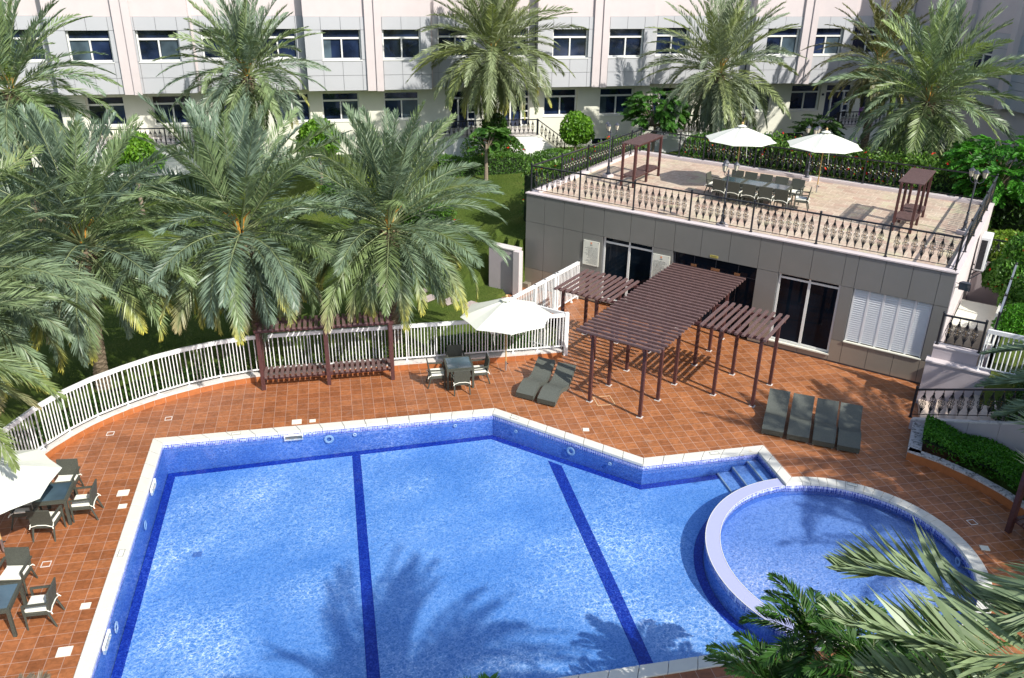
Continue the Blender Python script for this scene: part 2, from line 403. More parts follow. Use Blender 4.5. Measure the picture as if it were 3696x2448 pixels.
# divider ledge between the pools
mb = MB()
k = len(RO)
for i in range(k-1):
    mb.add([(RO[i][0],RO[i][1],-.045),(RO[i+1][0],RO[i+1][1],-.045),(RIn[i+1][0],RIn[i+1][1],-.045),(RIn[i][0],RIn[i][1],-.045)], [(0,1,2,3)])
o = mb.build('divider_ledge', M['ledge_mosaic']); o['kind'] = 'structure'
mb = MB()
for P, dr in ((RO,-.018), (RIn,.018)):
    for i in range(k-1):
        a, b = np.array(P[i]), np.array(P[i+1]); c0 = np.array((11.2,14.06))
        ia, ib = a+(a-c0)/np.linalg.norm(a-c0)*dr, b+(b-c0)/np.linalg.norm(b-c0)*dr
        mb.add([(a[0],a[1],-.04),(b[0],b[1],-.04),(ib[0],ib[1],-.04),(ia[0],ia[1],-.04)], [(0,1,2,3)])
o = mb.build('ledge_edging', M['coping_stone']); o['kind'] = 'structure'
strip('kids_water_line', KIDS, -.24, -.046, M['water_line']); strip('outer_water_line', RO, -.23, -.046, M['water_line'], False)
strip('kids_pool_wall', KIDS, -.40, -.22, M['pool_wall'])
tri_flat('kids_pool_floor', KIDS, -.38, M['kids_floor'])
# steps into the pool
mb = MB()
for x0, x1, z in ((10.86,11.16,-.24), (10.42,10.857,-.38), (9.98,10.417,-.53)): mb.box(x0, x1, 17.36-.0*(11-x0), 18.56, -1.2, z)
o = mb.build('pool_steps', M['kids_floor']); o['kind'] = 'structure'
mb = MB()
for x0, z in ((10.855,-.236), (10.415,-.376), (9.975,-.526)): mb.box(x0, x0+.035, 17.37, 18.55, z-.05, z)
o = mb.build('step_nosing', M['coping_stone']); o['kind'] = 'structure'
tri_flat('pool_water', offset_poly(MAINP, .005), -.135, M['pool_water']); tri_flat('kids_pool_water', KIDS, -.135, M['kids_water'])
def poolthing(name, mb, mat, loc, label, cat, group=None, rot=(0,0,0)):
    o = mb.build(name, mat, smooth=False); o.location = loc; o.rotation_euler = rot; tag(o, label, cat, group); return o
def ring(r1, r0, d=.018, n=20):
    r1 *= .82; r0 *= .72
    m_ = MB(); pr = [(r0,0),(r0,d*.6),((r0+r1)/2,d),(r1,d*.5),(r1,0)]; v = []; f = []
    for i in range(n):
        t = 2*math.pi*i/n; v += [(r*math.cos(t), z, r*math.sin(t)) for r, z in pr]
    k = len(pr)
    for i in range(n):
        for j in range(k-1): f.append((i*k+j, i*k+j+1, ((i+1)%n)*k+j+1, ((i+1)%n)*k+j))
    return m_.add(v, f)
simple('fixture_aqua', (.52,.66,.76), .4, .08)
# wall lamps under water: rings
for loc, rz, r, lab in (((-5.30,18.75,-.36), -90, .15, 'pale round underwater lamp ring on the left wall, the farther one'), ((-5.30,15.25,-.42), -90, .16, 'pale round underwater lamp ring on the left wall, the nearer one'),
        ((-.75,22.02,-.33), 180, .17, 'pale round lamp ring in the far wall beside the long skimmer'), ((6.1,20.1,-.33), 135.6, .17, 'large pale lamp ring in the slanting pool wall'),
        ((13.9,13.6,-.26), 80, .14, 'pale lamp ring on the right wall of the round pool')):
    o = poolthing('underwater_lamp', ring(r, r*.55), M['fixture_aqua'], loc, lab, 'pool light', 'lamp rings in the pool walls', (0,0,R(rz)))
for loc, rz, lab in (((.0,22.02,-.26), 180, 'small white inlet nozzle in the far wall right of the lamp ring'), ((3.0,22.02,-.27), 180, 'small white inlet nozzle in the far wall near the pool corner'),
        ((4.75,21.42,-.3), 135.6, 'small white inlet nozzle on the slanting wall near the corner'), ((7.0,19.22,-.3), 135.6, 'small white inlet nozzle on the slanting wall by the far bend')):
    poolthing('inlet_nozzle', ring(.07, .025), M['fixture_aqua'], loc, lab, 'nozzle', 'small inlet nozzles', (0,0,R(rz)))
def skimmer(loc, rz, lab):
    e = empty('skimmer', loc, R(rz), lab, 'skimmer', 'skimmer mouths in the pool walls')
    m_ = MB(); m_.box(-.27,.27,0,.05,-.10,-.07).box(-.27,.27,0,.05,.05,.08).box(-.27,-.24,0,.05,-.07,.05).box(.24,.27,0,.05,-.07,.05); m_.build('frame', M['white_frame'], e)
    MB().box(-.24,.24,.003,.012,-.07,.05).build('flap', M['plinth_panel'], e)
skimmer((-1.75,22.03,-.14), 180, 'long white skimmer mouth in the far pool wall')
skimmer((-5.32,20.1,-.12), -90, 'white skimmer mouth in the left pool wall, the farther one')
skimmer((-5.32,14.55,-.14), -90, 'white skimmer mouth in the left pool wall, the nearer one')
for loc, lab in (((-4.05,18.1,-.95), 'round pale green drain cover on the pool floor, farther'), ((-4.25,14.0,-.96), 'round pale green drain cover on the pool floor, nearer')):
    e = empty('floor_drain', (loc[0],loc[1],fz(loc)+.012), 0, lab, 'drain cover', 'round drain covers on the pool floor')
    MB().lathe([(.0,0),(.15,0),(.15,.02),(.0,.025)], 20).build('cover', M['fixture_aqua'], e)
    m_ = MB()
    for k in range(-4,5): m_.box(k*.025-.004,k*.025+.004,-.1,.1,.026,.03)
    m_.build('grille', M['pool_wall'], e)
# depth plaques on the coping and white lids beside it
def plaque(x, y, rz, lab):
    e = empty('depth_plaque', (x,y,.036), R(rz), lab, 'plaque', 'white depth plaques on the coping')
    MB().box(-.13,.13,-.06,.06,0,.006).build('plate', M['lid_white'], e); m_ = MB()
    for s_ in (-1,1): m_.box(-.13,.13,s_*.06-.004,s_*.06+.004,.002,.008)
    m_.box(-.13,-.124,-.06,.06,.002,.008).box(.124,.13,-.06,.06,.002,.008).build('border', M['grey_iron'], e)
plaque(-3.35,22.20,2,'white plaque on the far coping left of the bench'); plaque(4.75,21.66,-44,'white plaque on the coping just after the far corner')
plaque(-5.50,17.2,88,'white plaque on the left coping beside the left tables'); plaque(9.9,18.72,1,'white plaque on the short far coping near the steps'); plaque(12.9,16.6,-38,'white plaque on the coping round the small pool')
def lid(x, y, rz, sx, sy, lab, rnd=False):
    e = empty('access_lid', (x,y,.001), R(rz), lab, 'lid', 'cream lids in the deck beside the pool')
    MB().box(-sx/2,sx/2,-sy/2,sy/2,0,.012).build('plate', M['lid_white'], e)
    if rnd: MB().lathe([(.0,.012),(.09,.012),(.09,.018),(0,.018)],18).build('round_cap', M['coping_stone'], e)
lid(-1.66,22.62,0,.28,.26,'larger cream lid beside the far coping',True); lid(-1.20,22.60,0,.18,.16,'smaller cream lid beside the far coping')
lid(-5.95,19.75,0,.28,.26,'larger cream lid left of the left coping, farther',True); lid(-5.85,19.15,0,.2,.18,'small cream lid left of the left coping, farther')
lid(-5.9,15.55,0,.2,.18,'small cream lid left of the left coping, nearer'); lid(-6.0,14.25,0,.28,.26,'larger cream lid left of the left coping, nearer',True)
lid(6.7,20.65,-10,.18,.17,'small cream lid by the slanting coping'); lid(14.6,13.65,70,.18,.2,'small cream lid by the coping right of the round pool')
# square inspection frames set into the tiles
def frame_cover(x, y, s_, rz, lab, mat='copper_plate'):
    e = empty('inspection_cover', (x,y,.001), R(rz), lab, 'manhole cover', 'square inspection covers set into the tiles'); m_ = MB(); h = s_/2; t = .03 if s_>.3 else .014
    m_.box(-h,h,h-t,h,0,.008).box(-h,h,-h,-h+t,0,.008).box(-h,-h+t,-h+t,h-t,0,.008).box(h-t,h,-h+t,h-t,0,.008).build('frame', M[mat], e)
    if s_ > .3: 
        m_ = MB(); m_.lathe([(.0,.002),(.03,.002),(.03,.01),(0,.01)],10,(-.1,.12)).lathe([(.0,.002),(.03,.002),(.03,.01),(0,.01)],10,(.1,-.12)); m_.build('lifting_eye', M['grey_iron'], e)
simple('frame_sand', (.55,.36,.20), .7, .2)
frame_cover(7.75,22.25,.58,0,'sand coloured square cover beside a pergola post','frame_sand')
for x,y,l in ((-7.1,17.15,'left of the pool between the two left tables'),(-5.4,23.5,'in the tiles by the curved fence'),(-6.9,22.9,'in the tiles nearest the curved curb'),(15.0,14.6,'in the tiles by the right bench')):
    frame_cover(x,y,.2,0,'small square grey frame '+l,'base_white')
# curved curb with tiled riser on the left and back
CB = DK + DK2; NRM = []
CBo = []
for i, p in enumerate(CB):
    a = np.array(CB[max(i-1,0)]); b = np.array(CB[min(i+1,len(CB)-1)]); d = (b-a)/np.linalg.norm(b-a); CBo.append(tuple(np.array(p)+np.array((-d[1],d[0]))*.36))
mb = MB(); mt = MB(); gap = MB()
for i in range(len(CB)-1):
    a,b,A,B = CB[i],CB[i+1],CBo[i],CBo[i+1]
    mb.prism([a,b,B,A][::-1] if False else [a,b,B,A], .185, .235)
    k = max(1, int(math.hypot(b[0]-a[0],b[1]-a[1])/.33+.5))
    for j in range(k):
        ge = .004/math.hypot(b[0]-a[0],b[1]-a[1]); p = np.array(a)+(np.array(b)-a)*(j/k+ge); q = np.array(a)+(np.array(b)-a)*((j+1)/k-ge); nn = np.array((A[0]-a[0],A[1]-a[1]))/.36
        p2, q2 = p+nn*.03, q+nn*.03; p1, q1 = p-nn*.004, q-nn*.004
        mt.prism([tuple(p1),tuple(q1),tuple(q2),tuple(p2)], .0, .184)
    gap.prism([tuple(np.array(a)+nn*.004),tuple(np.array(b)+nn*.004),B,A], -.3, .183)
e = empty('curved_curb', (0,0,0), 0, 'long curved low curb with orange tile riser and pale top under the white fence', 'curb')
mb.build('cap', M['concrete_curb'], e); mt.build('riser', M['riser_tile'], e); gap.build('core', M['coping_stone'], e)
# ------------------------------------------------------------------ lawn height field
HOLE = [(-30,-3),(-30,12),(-9.3,19.5)] + [tuple((np.array(a)+np.array(b))/2) for a,b in zip(CB,CBo)] + [(8.3,28.4),(6.35,31.0),(6.5,31.9),(8.4,33.2),(15.0,39.0),(25.4,28.4),(19.9,22.5),(19.2,20.2),(18.0,18.6),(15.4,17.6),(16.3,16.2),(16.7,14.4),(16.8,4),(16.8,-3)]
def pin(x, y, P):
    c = False
    for i in range(len(P)):
        x1,y1 = P[i-1]; x2,y2 = P[i]
        if (y1>y) != (y2>y) and x < (x2-x1)*(y-y1)/(y2-y1)+x1: c = not c
    return c
def sst(a, b, x): t = min(1,max(0,(x-a)/(b-a))); return t*t*(3-2*t)
def ghgt(x, y):
    u, v = (x+y)/2**.5, (x-y)/2**.5
    if v < -17.2:
        lo = .10; up = 1.95+.35*sst(28,36,u)
        if v > -19.0: h = up if u > 27.75 else lo
        else: h = lo+(2.2-lo)*(sst(26,34.5,u)*(1-sst(-21.5,-19.,v))+sst(26.6,28.5,u)*sst(-21.5,-19.,v))
        return h+.04*math.sin(x*1.3)*math.sin(y*.9)
    if v < -.55: return 2.3 if u > 37.5 else -.4
    return 2.0 if u > 27.6 else .28+1.5*sst(24.6,27.6,u)
xs = list(np.arange(-140,-30,5.))+list(np.arange(-30,46,.4))+list(np.arange(46,150,5.)); ys = list(np.arange(-60,4,4.))+list(np.arange(4,52,.4))+list(np.arange(52,300,8.))
idx = {}; V = []; F = []; ins = {}
for j, y in enumerate(ys):
    for i, x in enumerate(xs):
        q = pin(x,y,HOLE); ins[i,j] = q; V.append((x,y,-.6 if q else ghgt(x,y)))
nx = len(xs)
for j in range(len(ys)-1):
    for i in range(nx-1):
        if ins[i,j] and ins[i+1,j] and ins[i,j+1] and ins[i+1,j+1]: continue
        F.append((j*nx+i, j*nx+i+1, (j+1)*nx+i+1, (j+1)*nx+i))
mb = MB(); mb.add(V, F); o = mb.build('lawn', M['grass'], smooth=False); o['kind'] = 'structure'
# grass blades along the near lawn edge for texture
rng = np.random.default_rng(3)
def blades(name, n, fn, h=.07, colr=((.05,.11,.015),(.16,.22,.04))):
    P = fn(n); a = rng.uniform(0,2*math.pi,len(P)); L = rng.uniform(.5,1,len(P))*h
    d = np.stack([np.cos(a),np.sin(a),0*a],1)*.012; top = P+np.stack([np.cos(a*3)*.03,np.sin(a*3)*.03,L],1)
    V = np.stack([P-d,P+d,top],1); c = np.array(colr[0])+(np.array(colr[1])-colr[0])*rng.uniform(0,1,(len(P),1)); col = np.repeat(c[:,None],3,1)
    o = quads_obj(name, V, M['leaf'], col=col); o['kind'] = 'stuff'; tag(o, 'short green grass tufts over the lawn', 'grass'); return o
def lawnpts(n):
    x = rng.uniform(-9,9,n); y = rng.uniform(25.8,45,n); k = [not pin(a,b,HOLE) for a,b in zip(x,y)]; x, y = x[k], y[k]
    return np.stack([x,y,[ghgt(a,b) for a,b in zip(x,y)]],1)
blades('lawn_grass', 40000, lawnpts, .06)
# stepping stones in the lawn
mbs = [(1.05,34.1,.55,.5,40),(1.5,33.2,.55,.45,38),(1.55,32.4,.6,.45,25),(3.05,32.1,.5,.42,15),(3.3,31.3,.75,.5,38),(4.05,30.9,.75,.5,38),(4.8,30.35,.75,.5,38),(5.75,30.25,.6,.45,25),(4.95,29.25,.65,.42,32),(5.6,28.75,.65,.45,40),(5.55,27.9,.6,.45,25)]
for i,(x,y,sx,sy,rz) in enumerate(mbs):
    m_ = MB(); random.seed(i); P = [(sx*.5*math.copysign(1,math.cos(t))*random.uniform(.85,1), sy*.5*math.copysign(1,math.sin(t))*random.uniform(.85,1)) for t in (R(225),R(315),R(45),R(135))]
    m_.prism(P, 0, .05); o = m_.build('stepping_stone', M['stepping_stone'], bevel=.01); o.location = (x,y,ghgt(x,y)+.02); o.rotation_euler[2] = R(rz)
    tag(o, 'flat pinkish stepping stone in the lawn, number-less slab %s' % ['at the far left end','second from the far end','third from the far end','partly under the palm trunk shade','first of the slanted row','second of the slanted row','third of the slanted row','right of the slanted row','below the slanted row','nearest to the umbrella','half hidden behind the white fence'][i].replace('number-less ',''), 'stepping stone', 'stepping stones across the lawn')
    o['label'] = o['label'].replace('number-less slab ', 'lying ')
# garden retaining walls
def wall_thing(name, pts, th, z0, z1, mat, lab, cat='wall', capm=None, cap=.04, capw=.05):
    e = empty(name, (0,0,0), 0, lab, cat); m_ = MB(); c_ = MB()
    for a, b in zip(pts[:-1], pts[1:]):
        m_.bar((a[0],a[1],(z0+z1)/2), (b[0],b[1],(z0+z1)/2), th, z1-z0)
        if capm: c_.bar((a[0],a[1],z1+cap/2+.002), (b[0],b[1],z1+cap/2+.002), th+capw, cap)
    m_.build('body', M[mat], e)
    if capm: c_.build('cap', M[capm], e)
    return e
p0, p1 = (6.93,31.32), (6.93-1.15,31.32+1.1)
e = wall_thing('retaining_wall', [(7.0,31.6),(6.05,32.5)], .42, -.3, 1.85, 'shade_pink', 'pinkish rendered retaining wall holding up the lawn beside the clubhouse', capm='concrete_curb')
m_ = MB(); m_.box(-.14,.14,-.14,.14,-.1,1.9); o = m_.build('end_pillar', M['pink_wall'], e); o.location = (6.9,31.35,0); o.rotation_euler[2] = R(45)
# shaded service steps between the pillar and the clubhouse
m_ = MB()
for k in range(9): m_.box(-.55,.55, .3*k, 3.2, .0+.2*k, .2*(k+1)-.004)
o = m_.build('service_steps', M['plinth_panel']); o.location = (7.1,32.4,0); o.rotation_euler[2] = R(-45); tag(o, 'narrow shaded concrete steps squeezed between pillar and clubhouse', 'steps')
# ------------------------------------------------------------------ clubhouse (local x = v, local y = u)
R45 = R(-45)
pav = empty('clubhouse', (0,0,0), R45, 'single storey clubhouse clad in grey panels with a paved roof terrace', 'building')
U0, V0, V1, UB, ZT = 28.2, -17.66, -1.92, 37.95, 3.95
PR = []
def panel(v0, v1, z0, z1, mat='pavilion_panel', name='cladding_panel', t=.03, g=.014):
    PR.append((mat, v0+g/2, v1-g/2, z0+g/2, z1-g/2))
JT = [-17.66,-16.79,-15.9,-15.02,-14.13,-13.0,-12.02,-11.22,-10.18,-9.12,-8.06,-7.3,-6.26,-5.2,-4.79,-3.96,-3.14,-2.34,-1.92]
for a, b in zip(JT[:-1], JT[1:]): panel(a, b, 2.81, 3.93)
for a, b in zip(JT[:3], JT[1:4]): panel(a, b, .83, 2.81); panel(a, b, .06, .83, 'plinth_panel')
panel(-15.02,-14.13,.83,2.81); panel(-15.02,-14.13,.06,.83,'plinth_panel')
panel(-12.02,-11.22,.83,2.81); panel(-12.02,-11.22,.06,.83,'plinth_panel')
panel(-8.06,-7.3,.83,2.81); panel(-8.06,-7.3,.06,.83,'plinth_panel')
panel(-5.2,-4.79,.85,2.81); panel(-2.34,-1.92,.87,2.81)
for a, b in ((-7.3,-6.26),(-6.26,-5.2)): panel(a,b,.06,.27,'plinth_panel')
for a, b in ((-5.2,-4.79),(-4.79,-3.96),(-3.96,-3.14),(-3.14,-2.34),(-2.34,-1.92)): panel(a,b,.06,.85,'plinth_panel')
for mt_ in ('pavilion_panel','plinth_panel'):
    m_ = MB()
    for q in PR:
        if q[0] == mt_: m_.box(q[1],q[2],U0-.03,U0,q[3],q[4])
    if mt_[1] == 'a': m_.build('cladding', M[mt_], pav)
    else:
        for q0, q1 in ((-18,-14),(-12.1,-11.1),(-8.1,-1.9)):
            m2 = MB(); [m2.box(q[1],q[2],U0-.03,U0,q[3],q[4]) for q in PR if q[0]==mt_ and q0 < q[1] < q1]; m2.build('plinth', M[mt_], pav)
# backing wall with openings, side walls, roof
m_ = MB()
m_.box(V0,V1,U0+.002,U0+.22,2.80,3.94)
for a,b in ((V0,-14.13),(-12.02,-11.22),(-8.06,-7.3),(-5.2,-4.77),(-2.36,V1)): m_.box(a,b,U0+.002,U0+.22,0,2.80)
m_.box(-7.3,-5.2,U0+.002,U0+.22,0,.27); m_.box(-4.77,-2.36,U0+.002,U0+.22,0,.86)
m_.build('wall', M['joint_dark'], pav)
m_ = MB(); m_.box(V1-.22,V1,U0+.225,UB,0,3.94); m_.box(V0,V0+.22,U0+.225,UB,0,3.94); m_.box(V0+.22,V1-.22,UB-.22,UB,0,3.94)
m_.build('side_wall', M['pink_wall'], pav)
MB().box(V1+.001,V1+.03,U0-.03,UB,0,3.93).build('side_render', M['pink_wall'], pav)
MB().box(V0+.25,V1-.25,U0+.25,UB-.25,3.6,3.85).build('roof_terrace', M['terrace_paving'], pav)
m_ = MB(); m_.box(V0-.03,V1+.06,U0-.06,U0+.26,3.945,3.99); m_.box(V1-.26,V1+.06,U0+.26,UB+.06,3.945,3.99); m_.box(V0-.03,V0+.26,U0+.26,UB+.06,3.945,3.99); m_.box(V0+.26,V1-.26,UB-.24,UB+.06,3.945,3.99)
m_.build('parapet_cap', M['pink_wall'], pav)
m_ = MB(); m_.box(V0+.25,V1-.25,U0+.225,U0+.26,3.851,3.944); m_.box(V0+.222,V0+.26,U0+.26,UB-.26,3.851,3.944); m_.box(V1-.26,V1-.222,U0+.26,UB-.26,3.851,3.944); m_.box(V0+.26,V1-.26,UB-.26,UB-.222,3.851,3.944)
m_.build('upstand', M['pink_wall'], pav)
MB().box(V0+.22,V1-.22,U0+.5,U0+.55,0,3.6).build('inner_wall', M['dark_backing'], pav)
def glazed(v0, v1, z0, z1, ztr, vm, name='glass_door'):
    fr = MB(); w = .07; y0, y1 = U0+.07, U0+.15
    fr.box(v0,v0+w,y0,y1,z0,z1).box(v1-w,v1,y0,y1,z0,z1).box(v0+w,v1-w,y0,y1,z0,z0+w).box(v0+w,v1-w,y0,y1,z1-.03,z1)
    fr.box(v0+w,v1-w,y0,y1,ztr-.035,ztr+.035).box(vm-.045,vm+.045,y0,y1,z0+w,ztr-.035).box(vm-.03,vm+.03,y0,y1,ztr+.035,z1-.03)
    g = MB().box(v0+w,v1-w,U0+.10,U0+.11,z0+w,z1-.03).build(name, M['dark_glass'], pav)
    fr.build('frame', M['white_frame'], g); return g
glazed(-14.12,-12.03,.22,2.80,2.60,-13.03); glazed(-7.29,-5.21,.29,2.80,2.66,-6.23)
for q in ((-7.32,-5.18,U0-.07,U0+.06,.24,.285),(-4.79,-2.33,U0-.07,U0+.04,.86,.895),(-14.15,-12.0,U0-.07,U0+.06,.16,.215)): MB().box(*q).build('sill', M['cream_wall'], pav)
MB().box(-11.2,-8.08,U0+.16,U0+.17,.02,2.80).build('entrance_glass', M['dark_glass'], pav)
m_ = MB(); m_.box(-11.2,-11.16,U0+.1,U0+.18,0,2.8); [m_.box(x,x+.02,U0+.15,U0+.159,0,2.8) for x in (-10.45,-9.62,-8.78)]; m_.box(-11.16,-8.08,U0+.15,U0+.159,2.32,2.335); m_.build('entrance_frame', M['grey_iron'], pav)
m_ = MB(); [m_.box(a,b,U0+.12,U0+.149,2.33,2.43) for a,b in ((-10.54,-10.33),(-9.77,-9.44),(-8.89,-8.68))]; m_.build('patch_fitting', M['copper_plate'], pav)
# louvred shutters
simple('shutter_paint', (.72,.72,.72), .5, .04)
sh = MB().box(-4.76,-2.37,U0+.10,U0+.14,.90,2.79).build('louvre_shutter', M['plinth_panel'], pav)
fr = MB(); la = MB(); e5 = [-4.76+ (2.39)*i/5 for i in range(6)]
for x in e5: fr.box(x-.035,x+.035,U0+.042,U0+.10,.90,2.79)
fr.build('frame', M['shutter_paint'], sh)
for i in range(5):
    for k in range(24):
        z = .93+k*.077; la.add([(e5[i]+.035,U0+.045,z),(e5[i+1]-.035,U0+.045,z),(e5[i+1]-.035,U0+.085,z+.058),(e5[i]+.035,U0+.085,z+.058),(e5[i]+.035,U0+.045,z+.01),(e5[i+1]-.035,U0+.045,z+.01),(e5[i+1]-.035,U0+.085,z+.068),(e5[i]+.035,U0+.085,z+.068)], [(3,2,1,0),(4,5,6,7),(0,1,5,4)])
la.build('slats', M['shutter_paint'], sh)
# notice boards with lettering lines
def text_obj(name, body, size, mat, parent, loc, rot, align='CENTER', ext=.001):
    c = bpy.data.curves.new(name, 'FONT'); c.body = body; c.size = size; c.align_x = align; c.extrude = ext; c.space_line = 1.05
    o = bpy.data.objects.new(name, c); C.objects.link(o); bpy.context.view_layer.update()
    dg = bpy.context.evaluated_depsgraph_get(); me = bpy.data.meshes.new_from_object(o.evaluated_get(dg)); bpy.data.objects.remove(o)
    me.materials.clear(); me.materials.append(mat); q = bpy.data.objects.new(name, me); C.objects.link(q); q.parent = parent; q.location = loc; q.rotation_euler = rot; return q
def board(v, z, arabic, lab):
    x, y = uv2(U0-.05, v); e = empty('notice_board', (x,y,z), R45, lab, 'notice board', 'cream notice boards on the clubhouse wall')
    MB().box(-.345,.345,-.02,.01,-.5,.5).build('panel', M['sign_board'], e)
    MB().box(-.035,.035,-.024,-.0205,.38,.45).build('emblem', M['logo_orange'], e)
    text_obj('heading', 'API', .075, M['ink'], e, (0,-.0215,.305), (R(90),0,0))
    random.seed(5 if arabic else 9); m_ = MB()
    for k in range(16):
        zz = .24-k*.044; L = random.uniform(.3,.56); x = .29 if arabic else -.29; xx = 0
        while xx < L:
            w_ = random.uniform(.015,.06); a, b = (x-xx-w_, x-xx) if arabic else (x+xx, x+xx+w_)
            h = random.uniform(.004,.009); m_.box(a,b,-.0225,-.0205,zz-h,zz+h*(.4 if arabic else .8)); xx += w_+.012
    m_.build('text_lines', M['ink'], e)
    m_ = MB()
    for i in (-1,1):
        for j in (-1,1): m_.box(i*.315-.01,i*.315+.01,-.03,-.0205,j*.465-.01,j*.465+.01)
    m_.build('standoff', M['steel'], e)
board(-14.6,2.05,True,'cream notice board left of the first glass door, rules in Arabic script')
board(-11.65,2.08,False,'cream notice board between the first glass door and the dark entrance, rules in Latin script')
x, y = uv2(U0-.035, -9.65); e = empty('yellow_sign', (x,y,2.92), R45, 'tiny yellow plate above the dark entrance', 'sign')
MB().box(-.15,.15,-.01,.004,-.045,.045).build('plate', M['yellow_plate'], e); text_obj('lettering','pool\nentrance',.04,M['ink'],e,(0,-.0115,.008),(R(90),0,0)) if False else None
m_ = MB(); random.seed(2)
for zz in (.015,-.018):
    xx = -.11
    while xx < .1: w_ = random.uniform(.01,.035); m_.box(xx,xx+w_,-.012,-.0102,zz-.006,zz+.006); xx += w_+.009
m_.build('lettering', M['ink'], e)
# ------------------------------------------------------------------ ornamental iron railings
def ornament():
    m_ = MB(); g = MB(); r = .0115; Z = lambda z: z
    def t(pts, rr=r, n=4): m_.tube(pts, rr, n, False)
    t([(0,0,.08),(0,0,.98)], .010)
    for s_ in (-1,1):
        t([(0,0,.20),(s_*.075,0,.40),(s_*.045,0,.46),(s_*.085,0,.50),(s_*.085,0,.56),(s_*.045,0,.60),(s_*.075,0,.66),(0,0,.86)])
        t([(0,0,.20),(s_*.035,0,.42)]); t([(0,0,.86),(s_*.035,0,.64)])
    k = [(.05*math.cos(a), 0, .53+.05*math.sin(a)) for a in np.linspace(0,2*math.pi,9)]; t(k, .011)
    for z in (.20,.86):
        for a in (0,60,120): m_.bar((-.035*math.cos(R(a)),0,z-.035*math.sin(R(a))),(.035*math.cos(R(a)),0,z+.035*math.sin(R(a))),.012,.012)
    for z in (.12,.53,.46,.60,.94): g.ball((0,-.005,z), .013 if z in (.12,.94) else .015, 5)
    return m_, g
ORN = ornament(); ORN_V = [np.concatenate(q.v) for q in ORN]; ORN_F = [q.f for q in ORN]
def railing(pts, posts, zb, lab, group='black iron railings', step=.245, h=1.05, name='iron_railing', gold=True, slope=False, topmat='black_iron', balls=True, frac=.012):
    """pts: two ends (x,y,z)"""
    a, b = np.array(pts[0],float), np.array(pts[1],float); d = b-a; L = np.linalg.norm(d[:2]); ang = math.atan2(d[1],d[0]); dz = d[2]
    e = empty(name, tuple(a), ang, lab, 'railing', group)
    zz = lambda x: dz*x/L
    for p in posts:
        m_ = MB(); x = p*L; m_.tube([(x,0,zz(x)+.0),(x,0,zz(x)+.02)], .06, 10); m_.tube([(x,0,zz(x)+.02),(x,0,zz(x)+h+.02)], .036, 8)
        if balls: m_.ball((x,0,zz(x)+h+.055), .045, 8)
        m_.build('post', M['black_iron'], e, smooth=False)
    MB().bar((0,0,h-.02),(L,0,h-.02+dz),.055,.05).build('top_rail', M[topmat], e)
    MB().bar((0,0,.10),(L,0,.10+dz),.022,.018).build('bottom_rail', M['black_iron'], e)
    ib = MB(); ig = MB(); ps = sorted(posts)
    sc = (h-.03)/1.0
    for p, q in zip(ps[:-1], ps[1:]):
        seg = (q-p)*L; k = max(1,int(round(seg/step))-1) if seg > .4 else 1; k = max(k,1)
        for i in range(k):
            x = p*L+seg*(i+1)/(k+1)
            for src, fs, dst in ((ORN_V[0],ORN_F[0],ib),(ORN_V[1],ORN_F[1],ig)):
                v = src*np.array((1,1,sc)); v = v+np.array((x,0,zz(x))); dst.add(v, fs)
    ib.build('balusters', M['black_iron'], e)
    if gold: ig.build('gilded_rosettes', M['gold_paint'], e)
    return e
def P3(u, v, z): x, y = uv2(u,v); return (x,y,z)
fp = [0.0,.142,.290,.434,.581,.725,.867,1.0]
railing((P3(28.42,-17.6,3.99),P3(28.42,-2.0,3.99)), fp, 0, 'front black iron railing with gilded rosettes along the facade edge of the roof terrace')
railing((P3(28.42,-17.58,3.99),P3(37.85,-17.3,3.99)), [.24,.47,.70,.9,1.0], 0, 'left side black iron railing of the roof terrace, running back to the bench')
railing((P3(37.85,-17.25,3.99),P3(37.85,-2.05,3.99)), [.13,.21,.37,.52,.68,.84], 0, 'rear black iron railing of the roof terrace in front of the flowering hedge')
railing((P3(28.42,-2.0,3.99),P3(37.85,-2.02,3.99)), [.22,.44,.66,.85,1.0], 0, 'right side black iron railing of the roof terrace seen almost end on', topmat='grey_iron')
# ------------------------------------------------------------------ retaining wall, stairs and service yard at the right
st = empty('stair_wall', (0,0,0), 0, 'pinkish rendered wall with a stepped ledge behind the garden stairs', 'wall')
WA, WB = np.array((17.47,20.38)), np.array((19.9,18.1)); dW = (WB-WA)/np.linalg.norm(WB-WA); nW = np.array((-dW[1],dW[0]))
if nW[1] < 0: nW = -nW
def slab(a, b, d0, d1, z0, z1, mb): 
    mb.prism([tuple(a+nW*d0),tuple(b+nW*d0),tuple(b+nW*d1),tuple(a+nW*d1)], z0, z1)
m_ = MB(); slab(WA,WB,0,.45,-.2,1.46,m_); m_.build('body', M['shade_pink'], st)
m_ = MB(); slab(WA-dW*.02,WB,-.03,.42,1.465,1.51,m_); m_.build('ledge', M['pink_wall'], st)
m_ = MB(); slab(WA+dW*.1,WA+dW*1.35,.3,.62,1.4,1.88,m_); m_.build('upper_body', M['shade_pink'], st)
m_ = MB(); slab(WA+dW*.08,WA+dW*1.37,.28,.64,1.885,1.92,m_); m_.build('upper_cap', M['pink_wall'], st)
a_, b_ = WA+dW*.16+nW*.46, WA+dW*1.33+nW*.46
railing(((*a_,1.92),(*b_,1.92)), [0,1], 0, 'short black iron railing on the stair wall in front of the service yard', h=1.0, step=.22)
